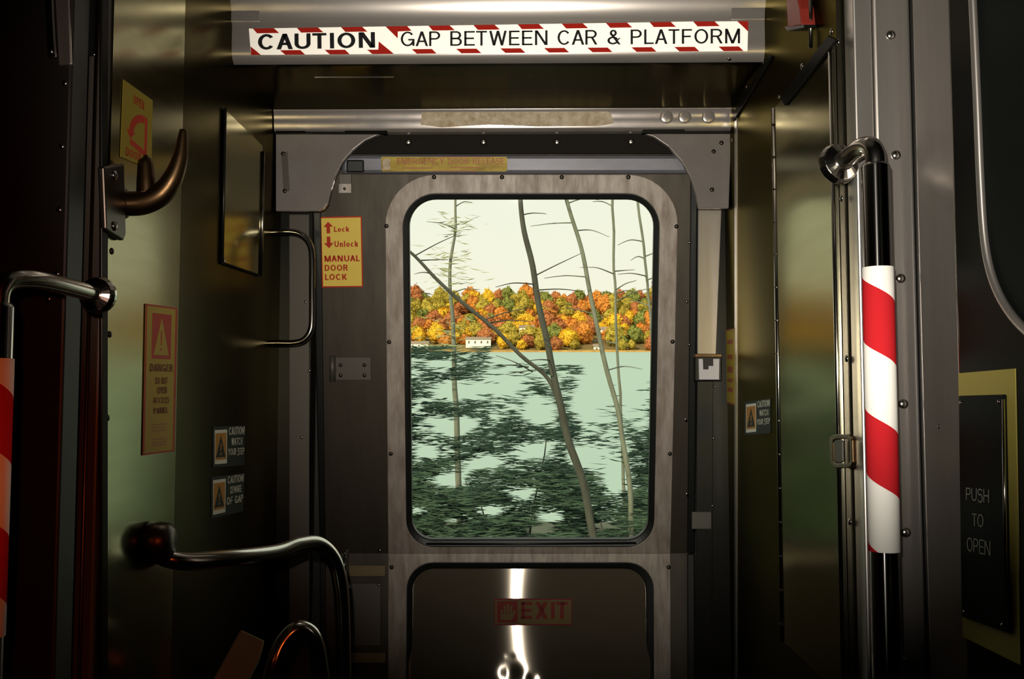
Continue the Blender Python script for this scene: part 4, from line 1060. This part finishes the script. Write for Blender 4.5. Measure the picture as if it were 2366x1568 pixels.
def near_tree(label, paths, Y, m, leaf=None):
    V, Fc = tree_vf(paths, Y)
    base = min(V, key=lambda p: p.z)
    root = thing('bank_tree', label, 'tree', (base.x, base.y, base.z))
    mk('trunk', V, Fc, m, root, smooth=True)
    return root

main = [(1196, 330), (1206, 480), (1216, 570), (1245, 690), (1268, 830), (1298, 950), (1342, 1100), (1374, 1260), (1392, 1400), (1400, 1560)]
near_tree('dark slender tree trunk leaning through the middle of the window', [(main, [5, 5.5, 6.5, 7, 7.5, 8.5, 9, 9, 10, 10]),
    ([(1290, 930), (1262, 872), (1205, 822), (1150, 765), (1080, 708), (1012, 645), (958, 590), (900, 545)], [5, 4.5, 4.5, 4.5, 4.5, 4, 3.5, 2.5])] + twigs(main[:6], 9, 0, 130, 7.0) + twigs([(1290, 930), (1150, 765), (958, 590)], 7, 0, 110, 7), 5.3, M['bark'])
t2 = [(1284, 330), (1320, 500), (1352, 610), (1376, 730), (1404, 860), (1432, 970), (1450, 1100), (1462, 1250), (1470, 1500)]
near_tree('grey thin trunk right of the dark leaning trunk', [(t2, [4, 4.5, 5, 5, 5.5, 5.5, 6, 6, 6])] + twigs(t2[:5], 8, 0, 110, 9), 5.5, M['bark_pale'])
t3 = [(1414, 330), (1416, 480), (1420, 620), (1426, 800), (1436, 980), (1444, 1200), (1450, 1480)]
near_tree('pale straight sapling right of the grey thin trunk', [(t3, [3, 3, 3, 3, 3.5, 4, 4])] + twigs(t3[:4], 10, 0, 90, 10), 10.0, M['bark_pale'])
t4 = [(1448, 330), (1474, 470), (1490, 600), (1504, 740), (1512, 900), (1516, 1100), (1520, 1480)]
near_tree('palest sapling close to the right edge of the window', [(t4, [3, 3, 3, 3, 3.5, 4, 4])] + twigs(t4[:4], 7, 0, 70, 11), 11.0, M['bark_pale'])
t5 = [(1058, 400), (1050, 520), (1040, 650), (1046, 760), (1052, 900), (1060, 1100), (1066, 1450)]
lt_root = near_tree('thin leafy tree at the left of the window', [(t5, [2, 3, 4, 5, 6, 7, 8])] + twigs(t5[:5], 5, 0, 70, 8), 8.0, M['bark_pale'])

def leaf_cloud(n, sampler, Y, dy, L, Wd, lean=0.25):
    """many lance-shaped leaves lying mostly level, as (verts, faces)"""
    V, Fc = [], []
    for _ in range(n):
        px, py = sampler(); y = Y + random.uniform(-dy, dy)
        c = PY(y).at(px, py)
        l = L * random.uniform(.5, 1.4); w = Wd * random.uniform(.6, 1.3)
        a = random.gauss(0, .28) + (math.pi if random.random() < .5 else 0)
        d = Vector((math.cos(a), math.sin(a), random.gauss(0, lean))).normalized()
        s = d.cross(Vector((random.gauss(0, .5), random.gauss(-.6, .5), random.gauss(.8, .4)))).normalized()
        up = d.cross(s)
        b = len(V)
        V += [c - d * l * .5, c - d * l * .1 + s * w * .5 + up * w * .15, c + d * l * .5 - up * w * .3, c - d * l * .1 - s * w * .5 + up * w * .15]
        Fc += [(b, b + 1, b + 2, b + 3)]
    return V, Fc
def spray_sampler(centres):
    """leaf positions gathered in level sprays round the given pixel centres (x, y, half width, half height)"""
    tot = [c[2] * c[3] for c in centres]
    def f():
        c = random.choices(centres, tot)[0]
        return c[0] + random.gauss(0, .5) * c[2], c[1] + random.gauss(0, .5) * c[3]
    return f
V, Fc = leaf_cloud(240, spray_sampler([(1040, 770, 50, 40), (1045, 640, 60, 30), (1055, 520, 45, 40), (1035, 590, 60, 20), (1010, 800, 70, 25)]), 8.0, .5, .10, .012)
mk('foliage', V, Fc, M['leaf_olive'], lt_root)

def shrub(label, x0, x1, y0, y1, Y, n, m, thin, seed):
    """a shrub whose fine level leaves gather in loose drifts, with lighter openings between"""
    off = Vector((seed * 3.7, seed * 1.9, 0))
    def sampler():
        while True:
            x = random.uniform(x0, x1); y = random.uniform(y0, y1)
            g = sum(math.exp(-(((x - gx_) / gw) ** 2 + ((y - gy_) / gh_) ** 2) * .8) for gx_, gy_, gw, gh_ in gaps)
            d = .60 + .75 * noise.noise(Vector((x * .011, y * .024, 0)) + off) + .45 * noise.noise(Vector((x * .03, y * .07, 2)) + off)
            d += .55 * (y - thin) / (1250 - thin) - .30
            if random.random() < min(1, max(0, d)) ** 1.6 * max(0, 1 - 1.05 * g): return x, y
    V, Fc = leaf_cloud(n, sampler, Y, .35, .095 * Y / 6, .0095 * Y / 6, .10)
    root = thing('bank_shrub', label, 'shrub', (PY(Y).at((x0 + x1) / 2, y1).x, Y, -.55))
    mk('foliage', V, Fc, m, root)
    paths = []
    for k in range(8):
        c = sampler(); bx = (x0 + x1) / 2 + random.uniform(-40, 40)
        paths.append(([(bx, 1640), ((bx + c[0]) / 2 + random.uniform(-20, 20), (1640 + c[1]) / 2), c], [3.5, 2.6, 1.2]))
    v, f = tree_vf(paths, Y); mk('stem', v, f, M['bark'], root, smooth=True)
gaps = [(1050, 1205, 45, 12), (1240, 1225, 50, 12), (1180, 885, 95, 75), (1060, 985, 80, 34), (1230, 1045, 60, 30), (1110, 1070, 70, 26), (1215, 1140, 70, 30), (1460, 900, 80, 120), (1040, 1110, 60, 22), (1425, 1110, 50, 70), (1040, 905, 60, 22),
        (985, 1045, 45, 22), (1280, 1195, 60, 22), (1350, 930, 40, 80), (1000, 840, 40, 12), (1250, 960, 40, 30), (1340, 1060, 40, 30), (1130, 1180, 55, 16), (1395, 1215, 40, 12), (960, 1180, 30, 14)]
shrub('dark feathery shrub at the lower left of the window', 640, 1130, 800, 1330, 6.4, 24000, M['leaf_dark'], 760, 1)
shrub('dark feathery shrub behind the leaning trunk, lower middle', 1080, 1340, 840, 1330, 6.0, 11500, M['leaf_dark'], 800, 2)
shrub('dark shrub at the lower right of the window', 1290, 1780, 880, 1330, 6.6, 20000, M['leaf_dark'], 880, 3)
shrub('mid green low shrub across the foot of the window, left side', 740, 1250, 1060, 1380, 5.8, 7500, M['leaf_mid'], 1000, 4)
shrub('mid green low shrub at the foot of the window, right side', 1230, 1740, 1090, 1380, 5.7, 7500, M['leaf_mid'], 1000, 5)
